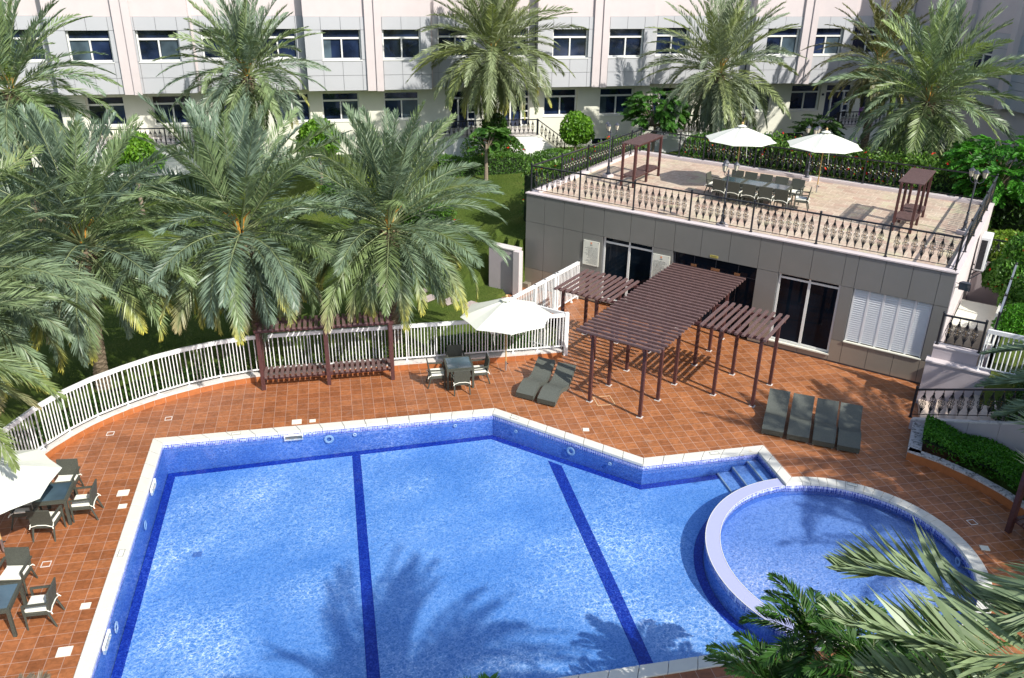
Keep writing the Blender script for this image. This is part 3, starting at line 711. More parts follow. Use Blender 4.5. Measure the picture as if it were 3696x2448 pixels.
# curved flight of steps
NF = [(16.60,18.94),(16.78,18.74),(16.92,18.47),(17.06,18.20),(17.2,17.93),(17.36,17.66),(17.54,17.40),(17.73,17.14)]
NB = [(17.50,20.33),(17.88,19.98),(18.13,19.80),(18.36,19.62),(18.62,19.47),(18.86,19.33),(19.1,19.17),(19.34,19.0)]
sta = empty('garden_stairs', (0,0,0), 0, 'curved flight of cream stone steps climbing right from the deck', 'stairs')
m_ = MB()
for i in range(len(NF)-1): m_.prism([NF[i],(NF[-1][0]+.1,NF[-1][1]-.1),(NB[-1][0]+.1,NB[-1][1]),NB[i]], -.1+.15*i, .15*(i+1)-.003*0-.001)
m_.build('treads', M['step_stone'], sta)
cw = MB(); cf = MB()
CF = [(16.42,19.1),(16.83,18.42),(17.2,17.75),(17.6,17.1),(18.0,16.5)]
for i,(a,b) in enumerate(zip(CF[:-1],CF[1:])):
    z0_, z1_ = .28+.30*i, .28+.30*(i+1)
    d = np.array(b)-a; d/=np.linalg.norm(d); nn = np.array((-d[1],d[0])); 
    if nn[0] > 0: nn = -nn
    q = [tuple(np.array(a)),tuple(np.array(b)),tuple(np.array(b)+nn*.2),tuple(np.array(a)+nn*.2)]
    v = [(x,y,-.2) for x,y in q]+[(q[0][0],q[0][1],z0_),(q[1][0],q[1][1],z1_),(q[2][0],q[2][1],z1_),(q[3][0],q[3][1],z0_)]
    cf.add(v, [(3,2,1,0),(4,5,6,7),(0,1,5,4),(1,2,6,5),(2,3,7,6),(3,0,4,7)])
    cw.add([(x,y,z+.002) for x,y,z in v[4:]]+[(x,y,z+.04) for x,y,z in v[4:]], [(3,2,1,0),(4,5,6,7),(0,1,5,4),(1,2,6,5),(2,3,7,6),(3,0,4,7)])
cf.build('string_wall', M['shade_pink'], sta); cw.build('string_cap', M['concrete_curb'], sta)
railing(((16.32,19.12,.32),(17.7,16.75,1.45)), [0,1], 0, 'black iron stair railing with ball newel and scrolled balusters', h=.95, step=.24)
# planter: curved riser and curb
e = empty('planter_curb', (0,0,0), 0, 'weathered grey planter curb with orange tile riser right of the round pool', 'curb'); m_ = MB(); c_ = MB()
PL = [(16.35,19.0),(15.12,17.50),(15.62,16.86),(16.03,16.05),(16.27,15.3),(16.42,14.4),(16.47,13.4),(16.4,11.5)]
for i,(a,b) in enumerate(zip(PL[:-1],PL[1:])):
    a=np.array(a);b=np.array(b); d=(b-a)/np.linalg.norm(b-a); nn=np.array((-d[1],d[0]))
    if i: m_.prism([tuple(a),tuple(b),tuple(b+nn*.03),tuple(a+nn*.03)], 0, .24)
    c_.prism([tuple(a-nn*.005),tuple(b-nn*.005),tuple(b+nn*.22),tuple(a+nn*.22)] if i else [tuple(a),tuple(b),tuple(b+nn*.34),tuple(a+nn*.34)], .242 if i else 0, .30)
m_.build('riser', M['riser_tile'], e); c_.build('cap', M['old_curb'], e)
# service yard along the clubhouse side
yd = empty('service_yard', (0,0,0), R45, 'sunken service yard with dark floor beside the clubhouse side wall', 'yard')
MB().box(-1.88,-.62,28.2,36.0,.02,.06).build('yard_floor', M['concrete_curb'], yd)
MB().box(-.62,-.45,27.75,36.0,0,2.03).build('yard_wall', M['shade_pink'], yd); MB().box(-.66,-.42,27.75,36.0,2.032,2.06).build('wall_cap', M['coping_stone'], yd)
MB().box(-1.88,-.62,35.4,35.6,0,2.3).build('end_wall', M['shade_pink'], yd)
cb = empty('louvred_cabinet', P3(30.2,-1.25,.06), R45, 'cream louvred plant cabinet in the service yard behind the railing', 'cabinet')
MB().box(-.58,.55,.0,2.6,0,1.45).build('body', M['louvre_cream'], cb); MB().box(-.6,.6,-.03,2.65,1.452,1.49).build('top', M['lid_white'], cb)
m_ = MB()
for s_ in (-.56,.02):
    for k in range(22): m_.box(s_+.04,s_+.48,-.035,-.002,.08+.06*k,.11+.06*k)
m_.build('louvres', M['louvre_cream'], cb)
m_ = MB(); m_.lathe([(.0,0),(.27,0),(.29,.1),(.27,.3),(.29,.34),(.27,.6),(.29,.64),(.26,.88),(.18,.9),(0,.9)],18); o = m_.build('water_drum', M['blue_plastic']); o.location = P3(28.75,-1.0,.065); tag(o,'dark blue plastic drum standing in the service yard','drum')
br = empty('garden_rail', P3(27.9,-.5,2.06), R(45), 'pale steel handrail on the garden wall beside the service yard', 'railing'); 
MB().bar((0,0,.95),(7.4,0,.95),.06,.05).build('top_rail', M['rail_blue'], br)
for k in range(5): MB().tube([(.0+1.8*k,0,0),(.0+1.8*k,0,.98)], .035, 8).ball((1.8*k,0,1.02),.045).build('post', M['black_iron'], br)
m_ = MB(); [m_.tube([(x,0,.02),(x,0,.93)], .008, 4, False) for x in np.arange(.15,7.3,.14)]; m_.build('balusters', M['black_iron'], br)
railing((P3(35.5,-1.8,2.3),P3(35.5,-.5,2.3)), [0,1], 0, 'short black rail closing the far end of the service yard', h=.9, gold=False)
# air conditioner on brackets
ac = empty('air_conditioner', P3(33.5,-1.62,2.5), R45, 'white outdoor air conditioner hung on brackets from the clubhouse side wall', 'air conditioner')
MB().box(-.16,.16,0,.85,0,1.25).build('casing', M['ac_white'], ac, bevel=.02)
m_ = MB(); m_.box(-.13,.07,-.012,-.002,.06,1.15); m_.build('grille', M['black_plastic'], ac)
m_ = MB(); [m_.box(-.13,.07,-.02,-.013,z,z+.008) for z in np.arange(.08,1.15,.05)]; m_.build('grille_bars', M['grey_iron'], ac)
m_ = MB(); 
for y in (.1,.75): m_.bar((.16,y,-.02),(-.28,y,-.02),.04,.04).bar((.14,y,-.03),(-.28,y,-.45),.035,.035)
m_.build('bracket', M['grey_iron'], ac); MB().box(.165,.2,.1,.3,.05,.3).build('valve_cover', M['ac_white'], ac)
# floodlight at the corner
x, y = uv2(28.3,-1.62); fl = empty('floodlight', (x,y,3.55), R(-20), 'grey floodlight on a bent bracket at the clubhouse corner', 'floodlight')
m_ = MB(); m_.add([(-.17,-.02,-.14),(.17,-.02,-.14),(.17,-.02,.14),(-.17,-.02,.14),(-.1,.16,-.08),(.1,.16,-.08),(.1,.16,.08),(-.1,.16,.08)], [(0,1,2,3),(7,6,5,4),(0,4,5,1),(1,5,6,2),(2,6,7,3),(3,7,4,0)]); o = m_.build('housing', M['grey_iron'], fl); o.rotation_euler = (R(18),0,R(-30))
o = MB().box(-.15,.15,-.026,-.021,-.12,.12).build('lens', M['table_glass'], fl); o.rotation_euler = (R(18),0,R(-30))
MB().tube([(-.15,.1,.05),(-.3,.12,.1),(-.33,.1,.45),(-.45,.05,.6)], .012, 6).build('cable', M['black_iron'], fl)
MB().tube([(-.1,.1,-.05),(-.35,.05,-.08)], .02, 6).build('arm', M['black_iron'], fl)
# ------------------------------------------------------------------ apartment building behind
ab = empty('apartment_building', (0,0,0), 0, 'long pale apartment block with grey panelled upper storey and cream ground floor', 'building')
YF, YB, YL = 47.1, 47.7, 48.3
bays = [(-33,-25.5,YB),(-25.5,-18.9,YF),(-18.9,-13.23,YB),(-13.23,-6.63,YF),(-6.63,-1.06,YB),(-1.06,5.45,YF),(5.45,11.24,YB),(11.24,17.83,YF),(17.83,23.86,YB),(23.86,30.04,YF),(30.04,34.25,YB)]
UW = []   # upper windows (x0,x1,face y)
for a,b,y in bays:
    if y == YF: c = (a+b)/2; UW += [(a+.85,a+2.85,y),(b-2.55,b-.55,y)]
    elif b-a > 5: UW += [(a+.42,a+2.36,y),(b-2.4,b-.42,y)]
    else: UW += [(a+.5,a+2.5,y)]
UW = [q for q in UW if q[0] > -27]
ZC0, ZC1, ZW0, ZW1 = 5.82, 9.5, 7.38, 8.86
pan = MB(); back = MB(); pil = MB(); upr = MB(); sof = MB()
for a,b,y in bays:
    ws = [(q[0],q[1]) for q in UW if q[2]==y and q[0]>=a and q[1]<=b]
    upr.box(a,b,y+.03,50,ZC1,16)
    xj = sorted({a,b} | {x for q in ws for x in q} | {(q[0]+q[1])/2 for q in ws})
    full = []
    for p,q in zip(xj[:-1],xj[1:]):
        if q-p > 1.7: full += [p,(p+q)/2]
        else: full.append(p)
    full.append(b); g = .02
    for p,q in zip(full[:-1],full[1:]):
        inw = any(p>=w0-.01 and q<=w1+.01 for w0,w1 in ws)
        for z0_,z1_ in ((ZC0,6.6),(6.6,ZW0),(ZW0,ZW1),(ZW1,ZC1)):
            if inw and z0_==ZW0: continue
            pan.box(p+g/2,q-g/2,y,y+.04,z0_+g/2,z1_-g/2)
    cur = a
    for w0,w1 in ws:
        back.box(cur,w0,y+.041,y+.5,ZW0,ZW1); cur = w1
    back.box(cur,b,y+.041,y+.5,ZW0,ZW1); back.box(a,b,y+.041,y+.5,ZC0,ZW0); back.box(a,b,y+.041,y+.5,ZW1,ZC1)
    back.box(a,b,y+.5,50,ZC0,ZC0+.2)
    pil = MB()
    if y == YF:
        c = (ws[0][1]+ws[1][0])/2+.1; pil.box(c-.42,c+.22,y-.12,y+.02,ZC0-.01,16); pil.box(c+.06,c+.42,y-.2,y-.11,ZC0-.02,16)
    else: pil.box(a+.0,a+.12,y-.05,y+.02,ZC0-.01,16)
    pil.build('pilaster', M['pink_wall'], ab)
pan.build('upper_cladding', M['facade_panel'], ab); back.build('backing_wall', M['joint_soft'], ab); upr.build('upper_wall', M['pink_wall'], ab)
CN = [0]
glass('curtain', (.055,.08,.10), .12, .5, 1.5, .8)
def window(x0, x1, yf, z0, z1, ztr, par=None, axis='y', mull=1, dep=.22):
    par = par or ab; gl = MB(); fr = MB(); t = .075
    yg = yf+dep
    gl.box(x0,x1,yg+.03,yg+.04,z0,z1); fr.box(x0,x0+t,yg-.04,yg+.03,z0,z1).box(x1-t,x1,yg-.04,yg+.03,z0,z1).box(x0+t,x1-t,yg-.04,yg+.03,z0,z0+t)
    fr.box(x0+t,x1-t,yg-.05,yg+.03,ztr-t*.6,ztr+t*.6)
    for k in range(mull): c = x0+(x1-x0)*(k+1)/(mull+1); fr.box(c-t/2,c+t/2,yg-.045,yg+.03,z0+t,ztr-t*.6)
    fr.box(x0-.03,x1+.03,yf-.03,yg-.04,z0-.05,z0-.002)
    g = gl.build('window', M['window_glass'], par); fr.build('frame', M['white_frame'], g)
    CN[0] += 1; k = CN[0]*7 % 11
    if k in (2,5,8,9):
        m0 = (x0+x1)/2; a_, b_ = (m0+t, x1-t) if k % 2 else (x0+t, m0-t); w_ = (b_-a_)*(.45 if k == 8 else 1)
        MB().box(a_,a_+w_,yg+.018,yg+.029,z0+t,ztr-t).build('curtain', M['curtain'], g)
    return g
WP = None
for x0,x1,y in UW: window(x0,x1,y,ZW0,ZW1,8.44)
# ground floor wall with openings
LW = [(-25.2,-23.2),(-21.9,-20),(-18.5,-16.6),(-15.5,-13.6),(-12.37,-10.5),(-9.19,-7.14),(-6.1,-4.1),(-3.0,-1.1),(-.45,1.55),(2.9,4.85),(11.98,13.95),(15.31,17.37),(24.2,26.2),(27.4,29.35),(32.2,34.0)]
DR = [(6.55,8.05),(9.55,11.15),(18.5,20.1),(21.6,23.2),(29.72,31.5)]
low = MB(); cur = -33
for x0,x1,k in sorted([(a,b,'w') for a,b in LW]+[(a,b,'d') for a,b in DR]):
    zb = 4.02 if k=='w' else 3.45
    low.box(cur,x0,YL,YL+.3,2.0,ZC0); low.box(x0,x1,YL,YL+.3,2.0,zb); low.box(x0,x1,YL,YL+.3,5.5,ZC0); cur = x1
low.box(cur,34.3,YL,YL+.3,2.0,ZC0); low.build('lower_wall', M['cream_wall'], ab)
MB().box(-33,34.3,YL+.9,YL+1.0,2.0,12).build('dark_core', M['dark_backing'], ab)
for a,b in LW: window(a,b,YL,4.02,5.5,5.1)
for a,b in DR:
    g = MB().box(a,b,YL+.24,YL+.25,3.45,5.5).build('door', M['window_glass'], ab); fr = MB()
    fr.box(a,a+.07,YL+.1,YL+.24,3.45,5.5).box(b-.07,b,YL+.1,YL+.24,3.45,5.5).box(a+.07,b-.07,YL+.1,YL+.24,5.08,5.16).box(a+.45,a+.53,YL+.1,YL+.24,3.45,5.08).box(b-.5,b-.43,YL+.1,YL+.24,3.45,5.08)
    for z in (3.5,3.9,4.3,4.7): fr.box(b-.43,b-.07,YL+.12,YL+.24,z,z+.06)
    fr.build('frame', M['white_frame'], g)
bw = MB()
for x0,x1 in ((14.95,16.1),(25.1,26.4),(27.0,28.6)):
    g = MB().box(x0,x1,YL-.015,YL-.005,2.36,2.62+.05).build('basement_window', M['window_glass'], ab)
    MB().box(x0-.04,x1+.04,YL-.03,YL-.016,2.67,2.71).box((x0+x1)/2-.03,(x0+x1)/2+.03,YL-.03,YL-.016,2.36,2.67).box(x0-.04,x0,YL-.03,YL-.016,2.36,2.67).box(x1,x1+.04,YL-.03,YL-.016,2.36,2.67).build('frame', M['white_frame'], g)
MB().box(29.45,29.56,YL-.06,YL-.002,4.9,5.02).build('wall_box', M['black_plastic'], ab)
# entrance terraces with steps
def landing(x0, x1, xs, sgn, lab, lab2, lab3):
    e = empty('entrance_steps', (0,0,0), 0, lab, 'steps', 'white entrance landings of the apartment block')
    m_ = MB(); m_.box(x0,x1,46.0,YL-.002,1.9,3.40); m_.build('landing_wall', M['white_wall'], e)
    m_ = MB(); m_.box(x0-.03,x1+.03,45.97,YL-.002,3.402,3.45); m_.build('landing_slab', M['concrete_curb'], e)
    m_ = MB(); c = x1 if sgn > 0 else x0
    for k in range(6):
        a, b = c+sgn*.27*k+sgn*.001, c+sgn*.27*(k+1); m_.box(min(a,b),max(a,b),46.0,47.3,1.9,3.40-.19*(k+1))
    m_.build('steps', M['white_wall'], e)
    e2 = MB()
    railing(((x0+.05,46.06,3.45),(x1-.02,46.06,3.45)), [0,.33,.66,1], 0, lab2, h=.85, step=.24, balls=False)
    a = (x1,46.06,3.45) if sgn>0 else (x0,46.06,3.45); b = (x1+1.6,46.06,2.3) if sgn>0 else (x0-1.6,46.06,2.3)
    railing((a,b), [1], 0, lab3, h=.85, step=.24, balls=False) if False else railing((a,b), [0.02,1], 0, lab3, h=.85, step=.24, balls=False)
landing(5.2,11.1,1,1,'stained white landing and steps behind the central palm','black railing on the landing behind the central palm','sloping black railing down the steps beside the clipped round tree')
landing(19.0,23.6,1,-1,'white landing and steps behind the feathery green tree','black railing on the landing behind the feathery green tree','sloping black railing rising to the landing behind the feathery green tree')
landing(-12.5,-6.2,1,-1,'white landing and steps hidden behind the left palms','black railing on the landing at the left','sloping black railing of the left landing')
landing(29.4,33.6,1,-1,'porch landing at the right by the purple chair','black railing of the porch at the right','sloping black railing of the right porch')
g = MB(); [g.box(8.1,9.6,45.955,45.985,z,z+.03) for z in np.arange(1.95,3.1,.055)]; o = g.build('louvre_hatch', M['white_paint'], ab)
# right wing seen side on: wall x = 34.3 running towards the camera
wg = empty('side_wing', (34.3,48.3,0), R(-90), 'shaded side wing of the apartment block at the upper right', 'building')
# local x runs towards the camera (-Y), local y is +X
def wbox(m_, a, b, y0, y1, z0, z1): return m_.box(a,b,y0,y1,z0,z1)
WW = [(3.4,4.8),(6.0,7.6),(11.0,13.0),(14.6,16.6),(20,22)]
pan = MB(); bk = MB(); up = MB(); cur = 0
jo = sorted({0,2.0,28.0,9.3,18.3,24} | {x for q in WW for x in q} | {(q[0]+q[1])/2 for q in WW})
for p,q in zip(jo[:-1],jo[1:]):
    inw = any(p>=w0-.01 and q<=w1+.01 for w0,w1 in WW)
    off = -.35 if 5.2 <= (p+q)/2 <= 9.3 else 0
    for z0_,z1_ in ((5.6,6.6),(6.6,7.0),(7.0,8.45),(8.45,9.2)):
        if inw and z0_==7.0: continue
        pan.box(p+.01,q-.01,0,.04,z0_+.01,z1_-.01)
    if not inw: bk.box(p,q,.041,.4,7.0,8.45)
bk.box(0,28,.041,.4,5.6,7.0); bk.box(0,28,.041,.4,8.45,9.2); up.box(0,28,.02,3,9.2,16); up.box(0,28,.3,.6,1.9,5.6)
for x in (5.4,9.0,18.2): up.box(x,x+.35,-.35,.02,5.58,16)
pan.build('upper_cladding', M['facade_panel'], wg); bk.build('backing_wall', M['joint_soft'], wg); up.build('upper_wall', M['pink_wall'], wg); MB().box(0,28,.9,1,2,12).build('dark_core', M['dark_backing'], wg)
for a,b in WW: window(a,b,0,7.0,8.45,8.05,wg)
MB().box(-.2,28,-.9,.0,10.35,10.6).build('cornice', M['pink_wall'], wg) if False else None
# ------------------------------------------------------------------ white metal fence on the curb
def white_fence(pts, posts_every, z0, z1, lab, name='white_fence', group=None, feet=True, closed=False, postw=.032, bal=.108, toph=.12):
    e = empty(name, (0,0,0), 0, lab, 'fence', group); tr = MB(); brl = MB(); ba = MB(); L = 0
    for a,b in zip(pts[:-1],pts[1:]):
        tr.bar((*a,z1-toph/2),(*b,z1-toph/2),.08,toph); brl.bar((*a,z0+.12),(*b,z0+.12),.04,.035)
        d = math.hypot(b[0]-a[0],b[1]-a[1]); k = max(1,int(round(d/bal)))
        for i in range(k):
            t_ = (i+.5)/k; px_, py_ = a[0]+(b[0]-a[0])*t_, a[1]+(b[1]-a[1])*t_
            if any(math.hypot(px_-p[0],py_-p[1]) < .062 for p in posts_every): continue
            x = a[0]+(b[0]-a[0])*t_; y = a[1]+(b[1]-a[1])*t_; ba.box(x-.0125,x+.0125,y-.0125,y+.0125,z0+.13,z1-.06)
    tr.build('top_rail', M['white_paint'], e); brl.build('bottom_rail', M['white_paint'], e); ba.build('balusters', M['white_paint'], e)
    for p in posts_every:
        m_ = MB(); m_.box(p[0]-.05,p[0]+.05,p[1]-.05,p[1]+.05,z0+.001,z0+.02); m_.box(p[0]-postw/2,p[0]+postw/2,p[1]-postw/2,p[1]+postw/2,z0+.02,z1-.03); m_.build('post', M['white_paint'], e)
    return e
FT = [(-8.95,20.4),(-8.36,21.92),(-7.89,22.74),(-7.29,23.46),(-6.58,24.06),(-5.81,24.63),(-4.97,25.07),(-4.05,25.39),(-3.11,25.60),(-2.2,25.66),(7.44,25.66)]
po = FT[:9] + [(x,25.66) for x in (-2.2,-1.2,-.2,.8,1.9,2.91,3.8,4.65,5.53,6.39)]
fe = white_fence(FT, po, .235, 1.57, 'long curved white metal picket fence on the curb behind the bench and table')
MB().box(7.33,7.47,25.59,25.73,0,1.60).build('corner_post', M['white_paint'], fe)
white_fence([(7.40,25.70),(5.78,27.32)], [(7.2,25.9),(6.5,26.6)], .0, 1.57, 'short white fence leg running back from the corner post', group='white gate fence legs')
g2 = white_fence([(5.78,27.32),(9.25,30.65)], [(8.89,30.28)], .0, 1.6, 'tall white gate fence running from the lawn to the clubhouse wall', group='white gate fence legs', name='gate_fence', toph=.12)
for t_ in (.02,.33,.47,.62,.66,.99):
    x = 5.78+(9.25-5.78)*t_; y = 27.32+(30.65-27.32)*t_; o = MB().box(-.05,.05,-.05,.05,0,1.6).build('gate_post', M['white_paint'], g2); o.location = (x,y,0); o.rotation_euler[2] = R(45)
A2, B2 = WA+dW*1.42+nW*.12, WA+dW*3.6+nW*.12
white_fence([tuple(A2),tuple(B2)], [tuple(A2),tuple(A2+dW*.7),tuple(A2+dW*1.5)], 1.5, 2.86, 'white picket fence on top of the stair wall at the right', bal=.13)
# ------------------------------------------------------------------ big pergola on the deck
PG = empty('pergola', (0,0,0), R45, 'dark brown timber pergola with a long slatted roof and two side wings', 'pergola')
pc = MB().box(-.05,.05,-.05,.05,.012,2.26).build('post', M['dark_wood'], PG, bevel=.006); base = MB().box(-.085,.085,-.085,.085,0.001,.012).build('foot_plate', M['concrete_curb'], pc)
spots = [(v,u) for v in (-10.61,-8.88) for u in (20.93,22.23,23.53,25.25,26.6,27.85)] + [(v,u) for v in (-7.56,-6.28,-11.9,-13.2) for u in (23.57,25.3)]
for i,(v,u) in enumerate(spots):
    c = pc if i == 0 else copy_tree(pc, PG); c.location = (v,u,0); c.parent = PG
def beam(a, b): 
    MB().bar(a,b,.06,.10).build('beam', M['dark_wood'], PG)
for v in (-10.61,-8.88): beam((v,20.75,2.31),(v,28.05,2.31))
for u in (23.57,25.3):
    beam((-8.84,u,2.305),(-6.1,u,2.305)); beam((-13.4,u,2.305),(-10.65,u,2.305))
m_ = MB()
for k in range(30): u = 20.80+k*.2475; m_.box(-11.13,-8.36,u-.045,u+.045,2.362,2.425)
m_.build('main_roof_slats', M['slat_wood'], PG)
for v0,v1,nm in ((-8.24,-6.02,'right_wing_slats'),(-13.48,-11.26,'left_wing_slats')):
    m_ = MB()
    for k in range(10): v = v0+(v1-v0)*(k+.5)/10; m_.box(v-.045,v+.045,23.28,25.60,2.357,2.42)
    m_.build('wing_roof_slats', M['slat_wood'], PG)
# ------------------------------------------------------------------ bench pergolas
def bench_pergola(loc, rz, nb, bl, dep, hz, lab, nslat=12, over=.0, seatz=.42, sw=.085, pw=.045, th=.03, group='slatted bench pergolas'):
    """local x: length, local y: depth away from sitter"""
    e = empty('bench_pergola', loc, rz, lab, 'bench', group); L = nb*bl
    for i in range(nb+1):
        for y in (0,dep):
            m_ = MB(); m_.box(i*bl-pw,i*bl+pw,y-pw,y+pw,.002,hz-.1); m_.build('post', M['dark_wood'], e)
    for y in (0,dep):
        MB().box(-.1,L+.1,y-.03,y+.03,hz-.098,hz-.005).build('roof_beam', M['dark_wood'], e)
        MB().box(-.02,L+.02,y-.02+(.05 if y==0 else -.05),y+.02+(.05 if y==0 else -.05),seatz-.1,seatz-.003).build('seat_rail', M['dark_wood'], e)
    m_ = MB(); n_ = nslat*nb
    for k in range(n_): x = L*(k+.5)/n_; m_.box(x-sw/2,x+sw/2,-.12-over,dep+.12+over,hz,hz+th)
    m_.build('roof_slats', M['slat_wood'], e); m_ = MB()
    for k in range(n_): 
        x = L*(k+.5)/n_
        if min(abs(x-i*bl) for i in range(nb+1)) < .085: m_.box(x-sw/2,x+sw/2,.08,dep-.08,seatz,seatz+.03)
        else: m_.box(x-sw/2,x+sw/2,-.06,dep+.06,seatz,seatz+th)
    m_.build('seat_slats', M['slat_wood'], e); return e
bench_pergola((-2.72,24.86,0), 0, 2, 2.04, .62, 2.08, 'long dark slatted bench with overhead slats in front of the curved white fence', nslat=12, sw=.10, pw=.06, th=.055)
bench_pergola(P3(31.82,-14.72,3.86), R(45), 2, 1.25, .55, 1.76, 'dark slatted bench pergola at the left of the roof terrace', nslat=10, sw=.06)
bench_pergola(P3(32.0,-3.95,3.86), R(45), 2, 1.25, .6, 1.76, 'dark slatted bench pergola at the right end of the roof terrace', nslat=14, sw=.06)
bench_pergola((15.62,14.1,0), R(-82), 2, 1.9, .62, 2.08, 'dark slatted bench at the right edge beside the planter', nslat=12, sw=.10, pw=.06, th=.055)
# ------------------------------------------------------------------ wicker chairs, tables
def make_chair():
    e = empty('wicker_armchair', (0,0,0), 0, 'x', 'chair')
    MB().box(-.25,.25,-.24,.24,.33,.415).build('seat', M['wicker'], e, bevel=.012)
    m_ = MB(); m_.add([(-.25,.19,.415),(.25,.19,.415),(.25,.235,.415),(-.25,.235,.415),(-.26,.27,.88),(.26,.27,.88),(.26,.305,.875),(-.26,.305,.875)], [(3,2,1,0),(4,5,6,7),(0,1,5,4),(1,2,6,5),(2,3,7,6),(3,0,4,7)]); m_.build('backrest', M['wicker'], e, bevel=.008)
    for s_ in (-1,1):
        MB().bar((s_*.275,-.25,.625),(s_*.275,.26,.645),.05,.035).bar((s_*.275,-.23,.42),(s_*.275,-.235,.61),.04,.04).build('armrest', M['wicker'], e)
        MB().tube([(s_*.275,-.23,.42),(s_*.27,-.24,.0)], [.026,.02], 6).build('leg', M['wicker'], e)
        MB().tube([(s_*.235,.2,.36),(s_*.25,.31,.0)], [.026,.02], 6).build('leg', M['wicker'], e)
    MB().box(-.235,.235,-.245,.185,.418,.475).build('cushion', M['cushion'], e, bevel=.02)
    m_ = MB(); m_.tube([(-.24,.19,.45),(-.27,.25,.43),(-.24,.27,.40),(-.1,.262,.44),(.1,.262,.44),(.24,.27,.40),(.27,.25,.43),(.24,.19,.45)], .012, 5); m_.tube([(.25,.27,.42),(.27,.3,.36)], .012, 5); m_.tube([(-.25,.27,.42),(-.27,.3,.36)], .012, 5)
    m_.build('cushion_tie', M['cushion'], e); return e
CH = None
def chair(x, y, z, rz, lab, group):
    global CH
    if CH is None: CH = make_chair(); c = CH
    else: c = copy_tree(CH)
    c.location = (x,y,z); c.rotation_euler = (0,0,rz); c['label'] = lab; c['group'] = group
def table(x, y, z, rz, sx, sy, lab, group=None, h=.73):
    e = empty('glass_table', (x,y,z), rz, lab, 'table', group)
    m_ = MB(); a, b = sx/2, sy/2; t = .055
    m_.box(-a,a,-b,-b+t,h-.09,h).box(-a,a,b-t,b,h-.09,h).box(-a,-a+t,-b+t,b-t,h-.09,h).box(a-t,a,-b+t,b-t,h-.09,h); m_.build('frame', M['wicker'], e)
    MB().box(-a+t,a-t,-b+t,b-t,h-.02,h-.006).build('glass_top', M['table_glass'], e)
    for i in (-1,1):
        for j in (-1,1): MB().box(i*(a-.035)-.032,i*(a-.035)+.032,j*(b-.035)-.032,j*(b-.035)+.032,0,h-.092).build('leg', M['wicker'], e)
g = 'wicker chairs round the deck table'
table(3.44,24.25,0,0,.88,.9,'square glass topped wicker table between bench and umbrella on the deck')
chair(3.43,23.68,0,R(180),'wicker armchair with its back to the pool at the deck table',g)
chair(3.45,25.0,0,0,'wicker armchair on the fence side of the deck table',g)
chair(2.72,24.26,0,R(90),'wicker armchair left of the deck table facing right',g)
chair(4.12,24.24,0,R(-90),'wicker armchair right of the deck table near the umbrella pole',g)
g = 'wicker chairs round the left tables'
table(-7.27,19.0,0,R(0),.75,.85,'glass topped wicker table partly under the left umbrella','glass tables at the left')
chair(-7.28,19.95,0,R(-5),'wicker armchair at the far side of the left upper table',g)
chair(-6.62,18.93,0,R(-92),'wicker armchair on the pool side of the left upper table',g)
chair(-7.32,18.32,0,R(172),'wicker armchair with its back to the camera at the left upper table',g)
chair(-7.95,18.9,0,R(90),'wicker armchair under the canopy, left of the left upper table',g)
table(-7.42,15.28,0,R(0),.75,.85,'glass topped wicker table at the lower left edge','glass tables at the left')
chair(-7.45,16.42,0,R(-8),'wicker armchair at the far side of the lower left table',g)
chair(-6.63,15.28,0,R(-92),'wicker armchair on the pool side of the lower left table',g)
g = 'wicker chairs round the terrace table'; zt = 3.852
for i, v in enumerate((-10.85,-9.95,-9.05)): table(*P3(32.85,v,zt), R45, .88, .9, ['glass topped table, left third of the long terrace table','glass topped table, middle of the long terrace table','glass topped table, right third of the long terrace table'][i], 'glass tables pushed together on the terrace')
od = ['leftmost','second from left','third from left','fourth from left','rightmost']
for i, v in enumerate((-11.1,-10.53,-9.9,-9.25,-8.62)):
    chair(*P3(32.22,v,zt), R45+R(180)+R((i*37%7)-3), od[i]+' of the five terrace chairs with backs to the pool', g)
    chair(*P3(33.62,v+.05,zt), R45+R((i*23%7)-3), od[i]+' of the five chairs on the far side of the terrace table', g)
chair(*P3(32.85,-11.62,zt), R45+R(90), 'terrace chair at the left head of the long table', g); chair(*P3(32.75,-8.05,zt), R45+R(-78), 'terrace chair at the right head of the long table, turned outward', g)
